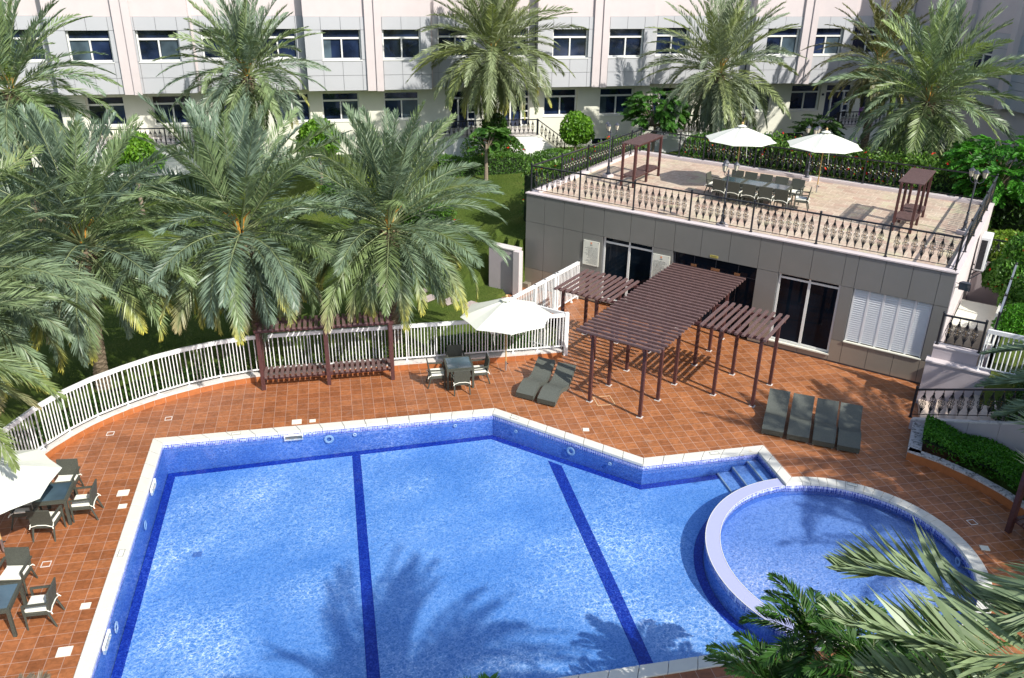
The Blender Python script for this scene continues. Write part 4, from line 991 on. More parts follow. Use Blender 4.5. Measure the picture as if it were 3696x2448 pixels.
# ------------------------------------------------------------------ sun loungers
def make_lounger():
    e = empty('sun_lounger', (0,0,0), 0, 'x', 'sun lounger')
    T = np.array([0,.08,.18,.3,.42,.54,.66,.78,.9,1.0]); Zp = np.array([.20,.27,.36,.42,.38,.30,.30,.41,.58,.72]); n_ = 40
    t = np.linspace(0,1,n_); z = np.interp(t,T,Zp); k = np.array([1,2,3,2,1.])/9; z[2:-2] = np.convolve(z,k,'same')[2:-2]
    m_ = MB(); w_ = .305; L = 1.66; V = []; F = []
    for i in range(n_):
        y = t[i]*L; V += [(-w_,y,z[i]),(w_,y,z[i]),(w_,y,z[i]-.025),(-w_,y,z[i]-.025)]
    for i in range(n_-1):
        b = i*4; F += [(b,b+1,b+5,b+4),(b+3,b+7,b+6,b+2)]
        F += [(b+1,b+2,b+6,b+5),(b,b+4,b+7,b+3)]
    F += [(0,3,2,1),((n_-1)*4,(n_-1)*4+1,(n_-1)*4+2,(n_-1)*4+3)]
    m_.add(V,F); m_.build('lying_surface', M['lounger_wicker'], e, smooth=False)
    for s_ in (-1,1):
        m_ = MB(); V = []; F = []
        for i in range(n_):
            y = t[i]*L; lo = max(.06, z[i]-.14); V += [(s_*(w_+.001),y,z[i]+.004),(s_*(w_-.03),y,z[i]+.004),(s_*(w_-.03),y,lo),(s_*(w_+.001),y,lo)]
        for i in range(n_-1):
            b = i*4; F += [(b+j,b+(j+1)%4,b+4+(j+1)%4,b+4+j) for j in range(4)]
        F += [(0,3,2,1),((n_-1)*4,(n_-1)*4+1,(n_-1)*4+2,(n_-1)*4+3)]
        m_.add(V,F); m_.build('side_rail', M['lounger_wicker'], e)
        MB().box(s_*.26-.02,s_*.26+.02,.03,.07,0,.08).build('foot', M['steel'], e); MB().tube([(s_*.25,1.25,.3),(s_*.25,1.32,0)],.02,6).build('foot', M['steel'], e)
    MB().box(-.30,.30,-.012,.0,.05,.2).build('end_panel', M['wicker'], e); return e
LG = None
def lounger(a, b, lab, grp):
    global LG
    if LG is None: LG = make_lounger(); c = LG
    else: c = copy_tree(LG)
    c.location = (a[0],a[1],0); c.rotation_euler = (0,0,math.atan2(b[1]-a[1],b[0]-a[0])-math.pi/2); c['label'] = lab; c['group'] = grp
lounger((5.31,22.76),(6.50,24.30),'left lounger of the pair between umbrella and pergola','pair of wavy grey loungers'); lounger((5.88,22.26),(7.06,23.82),'right lounger of the pair between umbrella and pergola','pair of wavy grey loungers')
for i,(a,b) in enumerate([((11.97,19.32),(13.05,21.0)),((12.55,18.90),(13.62,20.58)),((13.12,18.48),(14.18,20.17)),((13.68,18.10),(14.72,19.78))]):
    lounger(a,b,['first from the left','second from the left','third from the left','last at the right'][i]+' of the four dark loungers beyond the round pool','row of four wavy grey loungers')
# ------------------------------------------------------------------ umbrellas
def umbrella(x, y, z, hub, Rr, lab, tilt=0, rot=0, drop=.55):
    e = empty('parasol', (x,y,z), R(rot), lab, 'umbrella', 'white parasols')
    n_ = 8; K = 6; V = [(0,0,hub)]; F = []; nn = n_*4
    for k in range(1,K+1):
        t = k/K
        for j in range(nn):
            a = 2*math.pi*j/nn; f_ = (j%4)/4; sc = 1-.10*math.sin(math.pi*f_)*(.4+.6*t)
            V.append((Rr*t*sc*math.cos(a), Rr*t*sc*math.sin(a), hub-drop*(t**1.15)-.03*math.sin(math.pi*f_)*math.sin(math.pi*t)))
    for j in range(nn): F.append((0,1+j,1+(j+1)%nn))
    for k in range(K-1):
        for j in range(nn): F.append((1+k*nn+j,1+(k+1)*nn+j,1+(k+1)*nn+(j+1)%nn,1+k*nn+(j+1)%nn))
    me = MB(); me.add(V,F); o = me.build('canopy', M['canopy'], e)
    so_ = o.modifiers.new('t','SOLIDIFY'); so_.thickness = .008
    va = MB(); V = [(0,0,hub+.10)]+[(.2*math.cos(2*math.pi*j/16)*(1 if j%2==0 else .86), .2*math.sin(2*math.pi*j/16)*(1 if j%2==0 else .86), hub+.012) for j in range(16)]
    va.add(V,[(0,1+j,1+(j+1)%16) for j in range(16)]); va.build('vent_cap', M['canopy'], e)
    MB().lathe([(.02,hub+.08),(.04,hub+.11),(.045,hub+.15),(.025,hub+.18),(.0,hub+.19)],10).build('finial', M['pole_wood'], e)
    MB().tube([(0,0,.35),(0,0,hub+.05)], .024, 10).build('pole', M['pole_wood'], e)
    MB().tube([(0,0,.08),(0,0,.42)], .032, 10).build('sleeve', M['steel'], e)
    b_ = MB(); b_.lathe([(.0,0),(.29,0),(.30,.04),(.27,.07),(.12,.10),(.05,.12),(0,.12)],28); ob = b_.build('base', M['base_white'], e)
    m_ = MB(); [m_.box(-.2+.02*i,-.192+.02*i,-.04,.04,.085,.095) for i in range(3)]; m_.build('grip_slots', M['grey_iron'], ob); MB().tube([(.03,0,.33),(.08,0,.33)],.02,8).build('clamp_knob', M['black_plastic'], e)
    for j in range(8):
        a = 2*math.pi*j/8; m_ = MB(); m_.tube([(Rr*.97*t*math.cos(a),Rr*.97*t*math.sin(a),hub-.02-drop*(t**1.15)) for t in (.03,.35,.7,1)], .009, 5)
        m_.tube([(.03*math.cos(a),.03*math.sin(a),hub-.55),(Rr*.5*math.cos(a),Rr*.5*math.sin(a),hub-.03-drop*(.5**1.15))], .008, 5); m_.build('rib', M['pole_wood'], e)
    a = 2*math.pi*(5.5)/8; MB().tube([(Rr*.9*math.cos(a),Rr*.9*math.sin(a),hub-drop+.02),(Rr*.93*math.cos(a),Rr*.93*math.sin(a),hub-drop-.25),(Rr*.93*math.cos(a)+.03,Rr*.93*math.sin(a),hub-drop-.45)],.008,5).build('tie_strap', M['canopy'], e)
    return e
umbrella(5.09,24.70,0,2.62,1.50,'open white parasol on a wooden pole beside the deck table',rot=-5,drop=.55)
umbrella(-8.13,17.72,0,2.42,1.55,'open white parasol at the left edge over the left table',rot=15,drop=.5)
umbrella(16.33,32.25,zt,2.55,1.45,'white parasol behind the long terrace table, the left of two',rot=8,drop=.52)
umbrella(19.25,30.80,zt,2.52,1.5,'white parasol standing free at the right of the terrace table',rot=0,drop=.52)
# ------------------------------------------------------------------ garden lamps
def lamp(x, y, z, lab, h=2.35, rz=0):
    e = empty('garden_lamp', (x,y,z), R(rz), lab, 'lamp post', 'three armed lantern posts')
    MB().box(-.17,.17,-.17,.17,0,.13).build('plinth', M['pink_wall'], e)
    MB().lathe([(.11,.13),(.11,.17),(.07,.22),(.055,.35),(.075,.42),(.045,.5),(.04,.75),(.055,.78),(.032,.82),(.028,h-.42),(.045,h-.40),(.03,h-.36),(.02,h-.3)],12).build('pole', M['grey_iron'], e)
    for k in range(3):
        a = R(120*k-30); dx, dy = math.cos(a), math.sin(a)
        MB().tube([(0,0,h-.45),(dx*.12,dy*.12,h-.52),(dx*.24,dy*.24,h-.45),(dx*.25,dy*.25,h-.36)], .011, 5).build('arm', M['grey_iron'], e)
        c = (dx*.25,dy*.25); L_ = MB(); q = lambda r,z: [(c[0]+r*math.cos(R(60*i)),c[1]+r*math.sin(R(60*i)),z) for i in range(6)]
        V = q(.055,h-.32)+q(.10,h-.12)
        f = [(i,(i+1)%6,6+(i+1)%6,6+i) for i in range(6)]; ob = MB().add(V,f+[(5,4,3,2,1,0)]).build('lantern', M['lamp_glass'], e)
        m_ = MB(); V = q(.125,h-.12)+q(.07,h-.06)+q(.02,h-.02); m_.add(V,[(i,(i+1)%6,6+(i+1)%6,6+i) for i in range(6)]+[(6+i,6+(i+1)%6,12+(i+1)%6,12+i) for i in range(6)]+[(5,4,3,2,1,0)]); m_.ball((c[0],c[1],h+.0),.022,6)
        m_.tube([(c[0],c[1],h-.38),(c[0],c[1],h-.32)],[.02,.055],6)
        for i in range(6): a2 = R(60*i); m_.tube([(c[0]+.057*math.cos(a2),c[1]+.057*math.sin(a2),h-.32),(c[0]+.102*math.cos(a2),c[1]+.102*math.sin(a2),h-.12)],.007,4,False)
        m_.build('lantern_cage', M['grey_iron'], ob)
    return e
lamp(11.62,34.85,3.852,'three armed lantern post by the left terrace railing behind the bench',rz=20)
lamp(*P3(28.8,-9.72,3.99-.14),'three armed lantern post at the front railing before the long table',rz=0,h=2.4)
lamp(20.05,33.0,3.852,'three armed lantern post at the rear railing between the parasols',rz=45)
lamp(21.75,25.1,3.852,'three armed lantern post in the right corner of the terrace',rz=10)
# purple things on the right porch
e = empty('purple_chair', (31.6,47.0,3.46), 0, 'purple garden chair on the right porch of the apartment block', 'chair')
MB().box(-.3,.3,-.05,.0,.45,.9).build('backrest', M['purple_fabric'], e); MB().box(-.3,.3,-.45,-.05,.38,.43).build('seat', M['purple_fabric'], e)
for i in (-.25,.25):
    for j in (-.4,-.05): MB().tube([(i,j,0),(i,j,.4)],.015,5).build('leg', M['black_iron'], e)
m_ = MB(); m_.add([(0,0,1.2),(.5,-.1,1.12),(.62,.1,.75),(.35,.0,.55),(.12,.05,.35),(-.05,.0,.7),(.3,.3,1.0)], [(0,1,6),(1,2,6),(2,3,6),(3,4,6),(4,5,6),(5,0,6)]); o = m_.build('purple_cloth', M['purple_fabric']); o.location = (25.6,44.8,2.2); tag(o,'crumpled purple cloth hanging behind the flowering hedge','cloth')
# ------------------------------------------------------------------ vegetation
def frond_quads(rng, base, az, e0, bend, L, tw, nl=46, col0=(.13,.19,.11), tipc=None, tipf=0., droop=0., leafL=.46, wd=.036, vee=.45, sidecurve=0., leafcurve=False, dens_start=.14, path=None):
    """returns leaflet quads, colours, rachis points"""
    n = 22; s = np.linspace(0,1,n); th = e0-bend*s**1.4
    ds = L/(n-1); d = np.stack([np.cos(th)*np.cos(az+sidecurve*s), np.cos(th)*np.sin(az+sidecurve*s), np.sin(th)],1)
    base = np.zeros(3) if base is None else base
    P = base+np.concatenate([[np.zeros(3)], np.cumsum(d[:-1]*ds,0)])
    if path is not None:
        pp = [np.array(q,float) for q in path]; pp = [2*pp[0]-pp[1]]+pp+[2*pp[-1]-pp[-2]]; o_ = []
        for i in range(1,len(pp)-2):
            for k in np.linspace(0,1,12)[:-1]:
                a_,b_,c_,d_ = pp[i-1:i+3]; o_.append(.5*((2*b_)+(-a_+c_)*k+(2*a_-5*b_+4*c_-d_)*k*k+(-a_+3*b_-3*c_+d_)*k**3))
        o_.append(pp[-2]); o_ = np.array(o_); ii = np.linspace(0,len(o_)-1,n); P = np.array([o_[int(q)]*(1-q%1)+o_[min(int(q)+1,len(o_)-1)]*(q%1) for q in ii])
        d = np.gradient(P,axis=0); d /= np.linalg.norm(d,axis=1)[:,None]
    t = np.linspace(dens_start,1,nl)**.93
    idx = t*(n-1); i0 = np.minimum(idx.astype(int), n-2); f = (idx-i0)[:,None]
    p = P[i0]*(1-f)+P[i0+1]*f; T = d[i0]*(1-f)+d[i0+1]*f; T /= np.linalg.norm(T,axis=1)[:,None]
    sd = np.cross(T, (0,0,1.)); sd /= np.linalg.norm(sd,axis=1)[:,None]+1e-6
    up = np.cross(sd, T)
    ct, st = math.cos(tw), math.sin(tw); sd, up = sd*ct+up*st, up*ct-sd*st
    Q = []; CC = []
    prof = leafL*np.clip(np.sin(np.pi*np.clip((t*.88+.10),0,1))**.55,.25,1)
    for sgn in (-1,1):
        fa = (1.02-.55*t)+rng.normal(0,.07,nl)               # angle away from rachis
        ve = vee+rng.normal(0,.16,nl)
        ld = T*np.cos(fa)[:,None]+(sd*sgn*np.cos(ve)[:,None]+up*np.sin(ve)[:,None])*np.sin(fa)[:,None]
        ld[:,2] -= droop*(.3+.7*t); ld /= np.linalg.norm(ld,axis=1)[:,None]
        LL = prof*rng.uniform(.85,1.1,nl); tip = p+ld*LL[:,None]
        if droop > .1: tip[:,2] -= droop*.25*LL
        wv = np.cross(ld, up); wv /= np.linalg.norm(wv,axis=1)[:,None]+1e-6
        rr = rng.normal(0,.55,nl)[:,None]; wv = wv*np.cos(rr)+np.cross(ld,wv)*np.sin(rr)
        w_ = wd*rng.uniform(.8,1.15,nl)[:,None]*.5
        mid_ = p+ld*(LL*.42)[:,None]
        Q.append(np.stack([p, mid_+wv*w_, tip, mid_-wv*w_],1))
        c = np.array(col0)*rng.uniform(.82,1.2,(nl,1)); c = np.repeat(c[:,None],4,1)
        if tipc is not None:
            k = np.clip((t-(1-tipf))/max(tipf,.01),0,1)[:,None,None]*np.array([.15,.6,1.,.6])[None,:,None]; c = c*(1-k)+np.array(tipc)*k
        CC.append(c)
    return np.concatenate(Q), np.concatenate(CC), P
def palm(x, y, zg, zh, L, nf, seed, lab, lean=(0,0), trunk_r=.2, emin=-42, name='date_palm', group='date palms', green=(.145,.205,.125), yellow=.5, nl=46, wd=.036, leafL=.46, azr=None, trunk=True, bendk=1., cat='palm tree', heart=True, custom=(), emax=86):
    rng = np.random.default_rng(seed); e = empty(name, (x,y,zg), 0, lab, cat, group)
    H = zh-zg; base = np.array((lean[0],lean[1],H)); Q = []; CC = []; mb = MB(); pet = MB()
    for i in range(nf):
        k = (i+.5)/nf; az = i*2.39996+rng.normal(0,.18)
        if azr: az = azr[0]+(azr[1]-azr[0])*rng.uniform()
        e0 = R(emax+(emin-emax)*k**1.12+rng.normal(0,5)); bend = (R(16)+R(62)*min(1,k*1.5))*bendk*rng.uniform(.75,1.25)
        if k > .75: bend = R(46)*rng.uniform(.7,1.3)
        Lf = L*(.80+.22*math.sin(math.pi*min(1,k*1.2)))*rng.uniform(.88,1.08)
        c = np.array(green)*rng.uniform(.85,1.15)
        if rng.uniform() < .3: c = c*np.array((1.12,1.10,.72))
        low = k > .62; Lf *= (1-.16*max(0,(k-.5)/.5))
        tipf = rng.uniform(.15,.5) if (low and rng.uniform() < yellow) else 0; tc = (.62,.55,.07) if rng.uniform()<.65 else (.48,.38,.20)
        b = base+np.array((math.cos(az),math.sin(az),0))*.13+np.array((0,0,.35*(1-k)-.30*k))
        q, cc, P = frond_quads(rng, b, az, e0, bend, Lf, rng.normal(0,.35), nl, c, tc, tipf, droop=.05+.30*k, leafL=leafL*rng.uniform(.9,1.1), wd=wd, vee=.50-.25*k, sidecurve=rng.normal(0,.18))
        Q.append(q); CC.append(cc); rr = np.interp(np.linspace(0,1,8),[0,.15,1],[.034,.018,.005]); mb.tube([P[j] for j in np.linspace(0,21,8).astype(int)], list(rr), 4, False)
    for pth in custom:
        q, cc, P = frond_quads(rng, None, 0, 0, 0, 1, 0., 110, np.array(green)*1.15, leafL=leafL*1.1, wd=wd*1.1, vee=.62, dens_start=.2, path=[np.array(p_)-np.array((x,y,zg)) for p_ in pth]); Q.append(q); CC.append(cc)
        mb.tube([P[j] for j in np.linspace(0,21,8).astype(int)], list(np.interp(np.linspace(0,1,8),[0,.15,1],[.034,.018,.005])), 5, False)
    if heart:
        for i in range(9):
            az = rng.uniform(0,6.28); q, cc, P = frond_quads(rng, base+np.array((0,0,.15)), az, R(86-rng.uniform(0,26)), .25, L*rng.uniform(.22,.45), 0, 18, (.34,.44,.04), leafL=.26, wd=.03, vee=.2); Q.append(q); CC.append(cc)
            a2 = rng.uniform(0,6.28); o_ = base+np.array((math.cos(a2)*.1,math.sin(a2)*.1,.0)); pet.tube([o_, o_+np.array((math.cos(a2)*.1,math.sin(a2)*.1,.5)), o_+np.array((math.cos(a2)*.35,math.sin(a2)*.35,.75))], [.03,.025,.01], 4)
    cr = quads_obj('crown', np.concatenate(Q), M['palm_leaf'], e, np.concatenate(CC))
    mb.build('midribs', M['midrib'], cr)
    if heart: pet.build('flower_stalks', M['stalk'], e)
    if trunk:
        n_ = 14; rows = max(6,int(H/.055)); V = []; F = []
        for j in range(rows+1):
            z = H*j/rows; t_ = z/H
            for i in range(n_):
                a = 2*math.pi*i/n_; ph = (z*6.2+(a/(2*math.pi))*5+ (0.5*(int(a/(2*math.pi)*7)%2))) % 1
                rr = trunk_r*(1.12-.22*math.sin(math.pi*min(1,t_*1.1)))*(1+.30*ph-.1)+ (.07 if t_>.88 else 0)
                V.append((lean[0]*t_+rr*math.cos(a), lean[1]*t_+rr*math.sin(a), z-.12))
        for j in range(rows):
            for i in range(n_): F.append((j*n_+i, j*n_+(i+1)%n_, (j+1)*n_+(i+1)%n_, (j+1)*n_+i))
        MB().add(V,F).build('trunk', M['palm_bark'], e)
        st_ = MB(); rng2 = np.random.default_rng(seed+5)
        for i in range(34):
            a = i*2.4; z = H-.75+.62*i/34; p = np.array((lean[0]+math.cos(a)*(trunk_r+.0), lean[1]+math.sin(a)*(trunk_r+.0), z)); o_ = np.array((math.cos(a)*.11, math.sin(a)*.11, .17)); st_.bar(p,p+o_,.09,.035,(math.cos(a),math.sin(a),0))
        st_.build('leaf_bases', M['boot'], e)
    return e
simple('midrib', (.22,.26,.12), .5, .2); simple('stalk', (.50,.24,.04), .6, .25); simple('boot', (.20,.14,.08), .85, .4, 20)
GB = (.150,.212,.146)   # blue green front palms
FP = dict(nl=78, wd=.044, leafL=.68, yellow=.85, emin=-56)
palm(-7.69,25.75,.1,4.75,4.5,86,11,'big date palm behind the curved fence, first of the three front palms from the left',lean=(.25,.1),green=GB,**FP)
palm(-2.75,26.4,.1,4.75,4.45,88,22,'big date palm behind the slatted bench, middle of the three front palms',lean=(-.25,-.1),green=GB,**FP)
palm(1.66,27.1,.1,4.55,4.4,84,33,'big date palm left of the parasol, last of the three front palms',lean=(-.1,-.35),green=(.155,.215,.130),**FP)
BP = dict(nl=60, wd=.054)
palm(8.2,44.3,2.25,7.95,4.5,112,44,'tall central date palm with full drooping crown against the facade',green=(.190,.230,.110),yellow=.4,leafL=.62,emin=-66,**BP)
palm(19.9,42.6,2.25,7.1,4.5,104,55,'pale date palm behind the left terrace parasol',green=(.215,.260,.165),yellow=.1,leafL=.62,emin=-70,**BP)
palm(26.0,34.0,2.25,6.95,4.6,100,66,'wide date palm behind the right terrace parasol',green=(.185,.250,.140),yellow=.25,leafL=.64,emin=-56,**BP)
palm(-3.6,41.5,2.1,7.4,3.8,84,77,'smaller date palm at the rear rising above the middle front palm',green=(.165,.225,.150),yellow=.35,leafL=.58,emin=-55,**BP)
palm(-12.4,38.0,2.0,7.4,4.3,84,88,'date palm at the upper left corner before the facade',green=(.145,.21,.125),yellow=.5,leafL=.6,emin=-55,**BP)
palm(28.4,41.6,2.25,7.6,3.9,56,99,'brownish shaded date palm behind the wide right palm',green=(.135,.135,.060),yellow=.6,emin=-55,**BP)
palm(-10.0,22.4,.1,5.1,4.5,66,111,'date palm cut by the left edge with long arching fronds',green=(.165,.225,.125),**FP)
palm(-10.0,18.6,.1,4.55,4.2,64,122,'nearer date palm at the left edge with yellowed tips over the parasol',green=(.165,.220,.105),**FP)
# near palm whose crown is just outside the lower right corner, casting the pool shadow
H1 = (6.5,2.1,9.3)
palm(H1[0],H1[1],.0,H1[2],4.2,52,133,'tall date palm at the lower right with sharp grey green fronds close to the camera',green=(.17,.225,.115),yellow=0,nl=80,wd=.038,leafL=.50,emin=-45,group=None,heart=False,azr=(R(-150),R(70)),
  custom=[[H1,(5.2,2.4,9.75),(3.75,2.98,9.25),(3.25,3.12,9.3),(2.66,3.33,9.42)],[H1,(5.4,3.2,9.7),(4.12,3.43,9.1),(3.63,3.85,9.12),(3.22,4.05,9.1)],[H1,(5.0,2.3,9.2),(3.95,2.72,8.85),(3.4,3.02,8.9),(2.95,3.3,8.95)],[H1,(5.3,3.0,9.2),(4.5,3.3,8.5),(4.1,3.5,8.2)],[H1,(4.9,2.9,9.9),(4.15,3.1,9.5),(3.85,3.2,9.35)]])
palm(18.8,13.0,.3,4.5,4.0,44,144,'date palm beyond the right edge reaching in over the stairs',green=(.15,.21,.13),yellow=.1,nl=56,wd=.060,leafL=.6,emin=-45,group=None,azr=(R(-130),R(80)),custom=[[(18.8,13,4.5),(17.6,14.6,4.3),(16.4,15.6,3.4),(15.75,16.3,2.9)],[(18.8,13,4.5),(17.9,14.4,4.7),(16.9,15.8,4.1),(16.2,16.9,3.5)],[(18.8,13,4.5),(17.3,14.2,3.9),(16.3,15.0,3.0),(15.8,15.6,2.4)]])
for i,(x,y,z) in enumerate(((19.6,8.9,8.6),(22.6,8.0,9.2),(20.0,5.4,8.0),(8.4,.2,12.3))):
    palm(x,y,0,z,4.1,50,150+i,['tall date palm standing outside the right edge','taller date palm farther outside the right edge','date palm outside the lower right corner','very tall date palm beside the camera'][i],green=(.14,.2,.12),yellow=0,nl=44,wd=.06,leafL=.5,emin=-45,group=None,azr=(R(-150),R(75)) if i==3 else None)
# fan palm with pale stiff blades
def fan_palm(x, y, zg, lab, leaves, seed=1):
    rng = np.random.default_rng(seed); e = empty('fan_palm', (x,y,zg), 0, lab, 'palm tree'); Q = []; CC = []; mb = MB()
    for (dx,dy,dz,az,el,r,n_,c) in leaves:
        o_ = np.array((dx,dy,dz)); ax = np.array((math.cos(az)*math.cos(el), math.sin(az)*math.cos(el), math.sin(el))); sd = np.cross(ax,(0,0,1.)); sd/=np.linalg.norm(sd); up = np.cross(sd,ax)
        mb.tube([(0,0,dz*.45),(dx*.5,dy*.5,dz*.85),(dx,dy,dz)], [.03,.02,.014], 5)
        for k in range(n_):
            a = R(-135+270*k/(n_-1)); d = ax*math.cos(a)+sd*math.sin(a)+up*rng.normal(.05,.06); d/=np.linalg.norm(d); rr = r*(1-.25*abs(a)/2.4)*rng.uniform(.9,1.05)
            w = np.cross(d,up); w/=np.linalg.norm(w); m1 = o_+d*rr*.5; Q.append([o_,m1+w*.024*r/.7,o_+d*rr,m1-w*.024*r/.7]); CC.append([c]*4)
    quads_obj('crown', np.array(Q), M['palm_leaf'], e, np.array(CC,float)); mb.build('leaf_stalks', M['midrib'], e)
    MB().tube([(0,0,-.1),(0,0,leaves[0][2]*.5)],[.16,.12],10).build('trunk', M['palm_bark'], e); return e
fan_palm(17.4,14.0,.3,'pale stiff fan palm at the right edge above the planter', [(-.85,.42,1.05,R(150),R(25),.95,34,(.60,.64,.44)),(-.6,-.9,1.0,R(200),R(-5),.9,30,(.22,.30,.16)),(-.6,1.3,1.9,R(110),R(10),.9,30,(.18,.26,.14)),(.7,.8,2.2,R(40),R(30),.9,26,(.2,.3,.15))])
# bushy trees, shrubs, hedges
def leafcloud(rng, pts, size, cols, flat=.3):
    n = len(pts); d = rng.normal(size=(n,3)); d /= np.linalg.norm(d,axis=1)[:,None]; d[:,2] = d[:,2]*.6+.25
    d /= np.linalg.norm(d,axis=1)[:,None]
    a = np.cross(d, rng.normal(size=(n,3))); a /= np.linalg.norm(a,axis=1)[:,None]; b = np.cross(d,a)
    s = size*rng.uniform(.6,1.25,(n,1)); Q = np.stack([pts-a*s, pts-b*s*.45+a*s*.1, pts+a*s, pts+b*s*.45+a*s*.1],1)
    c = np.array(cols[0])+(np.array(cols[1])-np.array(cols[0]))*rng.uniform(0,1,(n,1)); return Q, np.repeat(c[:,None],4,1)
def blob_pts(rng, c, r, n, shell=.45, lumps=7, lump=.22):
    d = rng.normal(size=(n,3)); d /= np.linalg.norm(d,axis=1)[:,None]
    L = rng.normal(size=(lumps,3)); L /= np.linalg.norm(L,axis=1)[:,None]
    k = np.max(np.clip((d@L.T-.6)/.4,0,1),axis=1); rad = (1-shell*rng.uniform(0,1,n)**2)*(1-lump+lump*1.5*k)
    return np.array(c)+d*rad[:,None]*np.array(r)
def add_flowers(rng, pts, n, e, size=.085, col=(.75,.03,.02)):
    if not n: return
    p = pts[rng.integers(0,len(pts),n)]+rng.normal(0,.04,(n,3)); Q = []
    q1, _ = leafcloud(rng, p, size, (col,col)); q2, _ = leafcloud(rng, p, size, (col,col)); q = np.concatenate([q1,q2]); cc = np.ones(q.shape)*np.array(col)
    fo = quads_obj('flowers', q, M['petal'], e, cc)
    if n > 90: fo['kind'] = 'stuff'
leafmat('petal', None, .2, .2, .6)
def tree(x, y, zg, zc, r, n, seed, lab, cat='tree', name='tree', cols=((.05,.13,.012),(.14,.27,.03)), size=.07, trunk=.07, lean=(0,0), stems=3, flowers=0, group=None, multi=None, fl=(.75,.03,.02)):
    rng = np.random.default_rng(seed); e = empty(name, (x,y,zg), 0, lab, cat, group)
    Q = []; CC = []; PT = []
    for (cx,cy,cz,rx,ry,rz,w) in (multi or [(0,0,0,1,1,1,1)]):
        pts = blob_pts(rng, (lean[0]+cx*r[0],lean[1]+cy*r[1],zc-zg+cz*r[2]), (r[0]*rx,r[1]*ry,r[2]*rz), int(n*w)); q, c = leafcloud(rng, pts, size, cols); Q.append(q); CC.append(c); PT.append(pts)
    quads_obj('crown', np.concatenate(Q), M['leaf'], e, np.concatenate(CC)); H = zc-zg
    m_ = MB()
    if trunk:
        m_.tube([(0,0,-.1),(lean[0]*.4,lean[1]*.4,H*.45),(lean[0],lean[1],H-.1*r[2])],[trunk*1.2,trunk,trunk*.6],8)
        for i in range(stems): a = 6.28*i/stems+seed; m_.tube([(lean[0]*.5,lean[1]*.5,H*.5),(lean[0]+math.cos(a)*r[0]*.5,lean[1]+math.sin(a)*r[1]*.5,H+.1*r[2])],[trunk*.6,trunk*.25],5)
        m_.build('trunk', M['branch'], e)
    add_flowers(rng, np.concatenate(PT), flowers, e, col=fl); return e
simple('branch', (.24,.19,.14), .9, .3, 20)
TOP = [(0,0,.05,.86,.86,.9,.55),(.35,.1,-.3,.62,.6,.55,.17),(-.38,-.1,-.28,.6,.6,.5,.16),(.05,-.3,.25,.65,.6,.7,.15),(.1,.2,-.5,.7,.7,.45,.12)]
BR = ((.06,.17,.012),(.17,.33,.03)); DG = ((.02,.055,.010),(.06,.13,.02)); MG = ((.035,.10,.014),(.10,.21,.03))
tree(13.1,45.3,2.25,3.85,(1.08,1.0,.95),5200,1,'clipped bright green round tree beside the white entrance steps',cols=BR,size=.10,trunk=.08,multi=TOP)
tree(27.6,35.4,2.2,3.75,(1.2,1.1,.9),5200,2,'clipped bright green round tree behind the flowering hedge at the right',cols=BR,size=.10,trunk=.08,multi=TOP)
tree(-8.4,38.6,2.0,4.6,(1.25,1.1,.95),6500,3,'bright green round tree showing between the two left front palms',cols=BR,size=.10,trunk=.08,multi=TOP)
tree(-.7,42.6,2.1,4.3,(1.2,1.1,1.0),6500,4,'bright green round tree glimpsed behind the middle front palm',cols=BR,size=.10,trunk=.08,multi=TOP)
tree(19.4,40.2,2.25,3.3,(1.5,1.0,.95),7000,5,'bright green bush behind the left terrace parasol',cols=BR,size=.08,trunk=.06,cat='bush',name='bush')
def feather(x, y, zg, zc, r, nb, seed, lab, cols, lean=(0,0), L=.8, name='feathery_tree', low=0):
    """tree of fine twice divided leaves in flat layered sprays"""
    rng = np.random.default_rng(seed); e = empty(name, (x,y,zg), 0, lab, 'tree'); Q = []; CC = []; m_ = MB(); H = zc-zg
    m_.tube([(0,0,-.1),(lean[0]*.5,lean[1]*.5,H*.5),(lean[0],lean[1],H*.85)],[.11,.08,.05],8)
    for i in range(nb):
        az = rng.uniform(0,6.28); rad = math.sqrt(rng.uniform(.02,1)); z = H+r[2]*(rng.uniform(-1,1)*math.sqrt(max(0,1-rad*rad*.85)))
        o_ = np.array((lean[0]+math.cos(az)*rad*r[0]*.8, lean[1]+math.sin(az)*rad*r[1]*.8, z)); el = rng.uniform(-.45,.35)
        c = np.array(cols[0])+(np.array(cols[1])-np.array(cols[0]))*rng.uniform()
        for k in range(3):
            q, cc, P = frond_quads(rng, o_, az+rng.normal(0,.5), el, .5, L*rng.uniform(.7,1.1), rng.normal(0,.3), 20, c, leafL=.24, wd=.075, vee=.05, dens_start=.05); Q.append(q); CC.append(cc)
        if i%3==0: m_.tube([(lean[0]*.8,lean[1]*.8,H*.7),o_],[.03,.01],4,False)
    quads_obj('crown', np.concatenate(Q), M['leaf'], e, np.concatenate(CC)); m_.build('trunk', M['branch'], e); return e
feather(16.6,42.6,2.25,5.35,(1.6,1.5,.95),110,1,'dark green feathery leaved tree in front of the ground floor windows',((.025,.085,.012),(.07,.19,.025)))
feather(26.2,43.0,2.2,3.9,(1.3,1.2,.85),60,2,'dark feathery small tree between the two terrace parasols',((.02,.06,.012),(.06,.14,.025)))
feather(27.0,29.9,2.0,4.9,(2.2,2.2,1.3),170,3,'large bright feathery leaved tree beyond the right corner of the terrace',((.03,.13,.012),(.08,.28,.025)),L=.95)
feather(7.4,41.4,2.2,4.35,(.9,.8,.55),26,4,'small slender feathery tree on the lawn left of the hedge',((.03,.10,.015),(.08,.18,.03)),L=.6)
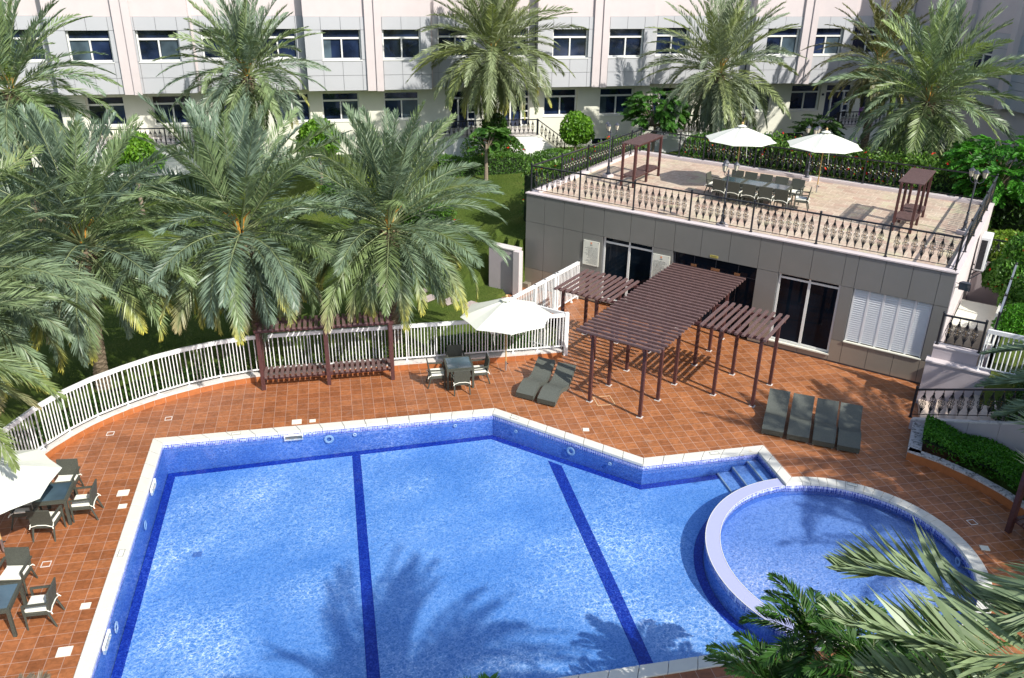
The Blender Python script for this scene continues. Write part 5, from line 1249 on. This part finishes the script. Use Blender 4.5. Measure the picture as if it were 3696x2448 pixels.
tree(8.0,44.6,2.25,3.0,(1.3,.8,1.0),5500,6,'rose bush with red flowers at the foot of the central palm',cat='bush',name='rose_bush',cols=MG,size=.07,trunk=0,flowers=60,multi=[(0,0,0,1,1,1,.5),(.9,0,.1,.7,.9,.8,.5)])
tree(8.3,43.9,2.25,4.2,(.75,.6,.8),3000,16,'dark leafy shrub climbing the trunk of the central palm',cat='bush',name='shrub',cols=DG,size=.09,trunk=0)
tree(18.1,39.4,2.25,3.5,(1.3,1.0,1.3),5000,7,'dark green shrub below the pale palm',cat='bush',name='shrub',cols=DG,size=.09,trunk=0)
tree(17.2,38.4,2.25,3.85,(1.0,.8,.9),4000,17,'mid green shrub with red flowers behind the terrace railing left of the parasol',cat='bush',name='shrub',cols=MG,size=.08,trunk=0,flowers=45)
# hedges
def hedge(path, wdt, z0, z1, n, seed, lab, cols, flowers=0, size=.06, name='hedge', corec=None, jag=.1):
    rng = np.random.default_rng(seed); e = empty(name, (0,0,0), 0, lab, 'hedge'); pts = []; P = [np.array(p,float) for p in path]; Ls = [np.linalg.norm(b-a) for a,b in zip(P[:-1],P[1:])]; T = sum(Ls); core = MB()
    for a,b,L in zip(P[:-1],P[1:],Ls):
        k = int(n*L/T); t = rng.uniform(-.02,1.02,k)[:,None]; d = (b-a)/L; nn = np.array((-d[1],d[0])); c = rng.uniform(0,1,k); side = rng.uniform(-1,1,k); top = c < .45
        off = np.where(top, side*wdt/2, np.sign(side)*wdt/2)+rng.normal(0,jag*.5,k); z = np.where(top, z1, z0+(z1-z0)*rng.uniform(0,1,k))+rng.normal(0,jag,k)+.12*np.sin(t[:,0]*L*2.1+seed)
        xy = a+(b-a)*t+nn*off[:,None]; pts.append(np.column_stack([xy,z])); core.bar((*a,(z0+z1)/2-.1),(*b,(z0+z1)/2-.1),wdt-.15,z1-z0-.2)
    pts = np.concatenate(pts); q, c = leafcloud(rng, pts, size, cols); quads_obj('foliage', q, M['leaf'], e, c); core.build('twigs', M['hedge_core'], e); add_flowers(rng, pts, flowers, e); return e
simple('hedge_core', (.018,.035,.010), .95, .4, 8)
hedge([(5.2,42.6),(12.4,43.4)],.9,2.1,3.05,9000,1,'low clipped hedge on the lawn before the white entrance steps',MG,size=.055,jag=.04)
hedge([(8.1,34.6),(11.2,37.2),(15.0,40.4)],.8,2.0,4.25,9000,2,'leafy hedge with red flowers along the left terrace railing',((.05,.12,.02),(.14,.26,.04)),flowers=80,size=.085,jag=.15)
hedge([(18.2,37.4),(26.3,29.3)],.9,2.0,4.75,22000,3,'long flowering hedge with red blooms behind the rear terrace railing',((.05,.12,.02),(.14,.26,.04)),flowers=260,size=.09,jag=.2)
hedge([(23.5,35.5),(29.5,28.5)],1.6,1.8,3.6,9000,13,'dark shaded shrubbery behind the right end of the flowering hedge',DG,size=.1,jag=.2,name='shrubbery')
hedge([(-8.9,22.35),(-8.3,23.2),(-7.3,24.2),(-6.2,24.95),(-5.0,25.5),(-3.6,25.95)],.3,.0,.5,7000,4,'low dark ground planting behind the curved fence',DG,size=.055,name='ground_planting')
hedge([(-3.4,26.1),(3.0,26.15)],.3,.0,.48,7000,5,'low planting behind the straight fence and bench',((.05,.10,.015),(.14,.19,.04)),size=.055,name='ground_planting')
hedge([(3.2,26.15),(6.2,26.15)],.5,.0,.62,5000,6,'clipped dark low hedge behind the fence near the parasol',MG,size=.055,jag=.05)
hedge([(4.5,34.3),(-.5,39.3)],.7,1.9,2.7,5000,7,'dark planting on top of the retaining wall beside the clubhouse',MG,size=.08,flowers=12)
# planters and shrubs on the right
rngp = np.random.default_rng(8)
def mound(cx, cy, z0, r, h, n, seed, lab, cols, size=.06, flowers=0, name='shrub', cat='bush', lumps=5):
    rng = np.random.default_rng(seed); e = empty(name, (cx,cy,z0), 0, lab, cat); pts = blob_pts(rng,(0,0,h*.35),(r[0],r[1],h*.75),n,.4,lumps,.3); pts = pts[pts[:,2]>-.1]
    q, c = leafcloud(rng, pts, size, cols); quads_obj('foliage', q, M['leaf'], e, c); add_flowers(rng, pts, flowers, e); return e
GL = ((.03,.13,.010),(.09,.27,.02))
def bed(name, P, z0, z1, n, seed, lab, cols, size=.05):
    rng = np.random.default_rng(seed); xs_ = [p[0] for p in P]; ys_ = [p[1] for p in P]; pts = []
    e = empty(name, (0,0,0), 0, lab, 'hedge')
    while len(pts) < n:
        x, y = rng.uniform(min(xs_),max(xs_)), rng.uniform(min(ys_),max(ys_))
        if not pin(x,y,P): continue
        edge = rng.uniform() < .25
        h = z1+.12*math.sin(x*3.1)*math.cos(y*2.7); z = z0+(h-z0)*rng.uniform() if edge else h-abs(rng.normal(0,.09)); pts.append((x,y,z))
    q, c = leafcloud(rng, np.array(pts), size, cols); quads_obj('foliage', q, M['leaf'], e, c)
    o = join_poly(P, [], 0, 'soil_core', M['hedge_core']); o.data.transform(Matrix.Translation((0,0,(z1-.18)))); o.parent = e
    if 'kind' in o: del o['kind']
    return e
bed('planter_shrubs', [(15.55,17.55),(16.35,18.5),(17.1,17.3),(17.8,16.2),(17.6,15.2),(16.75,14.6),(16.45,15.9),(15.95,16.8)], .3, .72, 16000, 21, 'lush green shrubs filling the curved planter right of the round pool', GL)
bed('planter_shrubs', [(16.78,14.5),(17.6,15.1),(19,15),(19,11.8),(16.8,11.8)], .3, .85, 9000, 22, 'darker shrubs in the planter behind the right bench', DG)
mound(18.7,17.1,1.0,(1.1,1.0),1.1,7000,23,'dense dark green bush at the top of the garden stairs',DG,.07)
mound(19.9,18.1,1.6,(1.1,1.0),.9,4500,24,'dark bush behind the white fence on the stair wall',DG,.07)
mound(21.5,21.0,1.9,(1.1,.8),.75,6000,25,'leafy low hedge behind the white fence at the right',GL,.06)
mound(22.9,22.6,1.95,(.95,.9),1.5,8000,26,'oleander bush with bright narrow leaves beside the pale handrail',((.05,.15,.02),(.14,.30,.05)),.10,14)
mound(23.7,24.4,1.95,(.9,.9),1.7,7000,27,'oleander bush with red flowers, taller, right of the handrail',((.05,.15,.02),(.14,.30,.05)),.11,30)
mound(24.9,26.6,1.95,(1.2,1.0),1.2,7000,28,'yellow green rose bush with red blooms beyond the air conditioner',((.08,.17,.015),(.22,.34,.04)),.08,30)
mound(22.2,26.6,1.9,(.7,.7),1.2,4000,29,'low leafy shrub with yellow leaves growing in the service yard',((.09,.17,.015),(.25,.32,.04)),.1)
mound(23.8,20.8,1.9,(1.2,.9),1.5,7000,30,'tall green shrub with a bare stem at the right edge',GL,.08,8)
# steps far right behind the terrace corner
fs = empty('far_steps', (28.8,29.9,0), R(-40), 'brown tiled steps with black rail beyond the right corner of the terrace', 'steps')
m_ = MB(); t2 = MB()
for k in range(8): m_.box(.0+.3*k,3.2,-1.0,.6,1.0,3.6-.2*k-.005) if False else m_.box(.3*k,.3*k+.299,-1.0,.6,.6,3.7-.2*k); t2.box(.3*k,.3*k+.29,-.98,.58,3.702-.2*k,3.715-.2*k)
m_.build('step_body', M['pink_wall'], fs); t2.build('step_tiles', M['frame_sand'], fs)
m_ = MB(); m_.bar((0,-.95,4.65),(2.4,-.95,3.05),.05,.05); [m_.tube([(x,-.95,3.7-x*.66),(x,-.95,4.6-x*.66)],.012,4,False) for x in np.arange(.1,2.4,.2)]; m_.tube([(2.4,-.95,2.1),(2.4,-.95,3.1)],.04,8); m_.build('handrail', M['black_iron'], fs)
mound(27.6,27.4,1.9,(1.1,.8),1.1,6000,31,'dark clipped bush below the brown tiled steps',DG,.07)
# small near shrubs at the bottom edge
def areca(x, y, z, lab, n, seed, L=1.5, col=(.035,.095,.014), group='leafy palms near the lower right'):
    rng = np.random.default_rng(seed); e = empty('areca_palm', (x,y,0), 0, lab, 'palm tree', group); Q=[];CC=[]; mb = MB()
    for i in range(n):
        az = i*2.4+rng.normal(0,.2); e0 = R(rng.uniform(15,75)); q,cc,P = frond_quads(rng, np.array((0,0,z)), az, e0, R(rng.uniform(60,95)), L*rng.uniform(.8,1.1), rng.normal(0,.3), 40, np.array(col)*rng.uniform(.8,1.3), droop=.15, leafL=.34, wd=.045, vee=.35); Q.append(q); CC.append(cc)
        mb.tube([P[j] for j in (0,6,12,21)],[.02,.015,.01,.004],4,False)
    cr = quads_obj('crown', np.concatenate(Q), M['leaf'], e, np.concatenate(CC)); mb.build('midribs', M['midrib'], cr); MB().tube([(0,0,0),(.05,0,z*.5),(0,0,z+.1)],[.09,.07,.06],8).build('trunk', M['branch'], e); return e
areca(7.45,9.75,2.1,'glossy dark green areca palm leaning over the pool edge at the lower right',20,41,L=1.35)
areca(6.6,9.1,1.6,'dark areca palm at the bottom edge right of the pool corner',20,42)
areca(7.9,8.7,2.2,'areca palm behind the sharp date palm fronds at the lower right',18,43)
areca(8.8,8.2,2.6,'areca palm low at the bottom right corner',16,44)
areca(9.4,9.6,1.2,'low bright green areca clump beside the bottom coping',18,45,L=1.2,col=(.06,.18,.03))
areca(1.66,9.72,1.65,'small bright palm tip poking up at the bottom edge of the pool',14,46,L=.7,col=(.08,.22,.03),group=None)
areca(-6.0,12.2,.75,'dry twiggy tuft at the bottom edge on the left',8,47,L=.5,col=(.16,.13,.09),group=None)
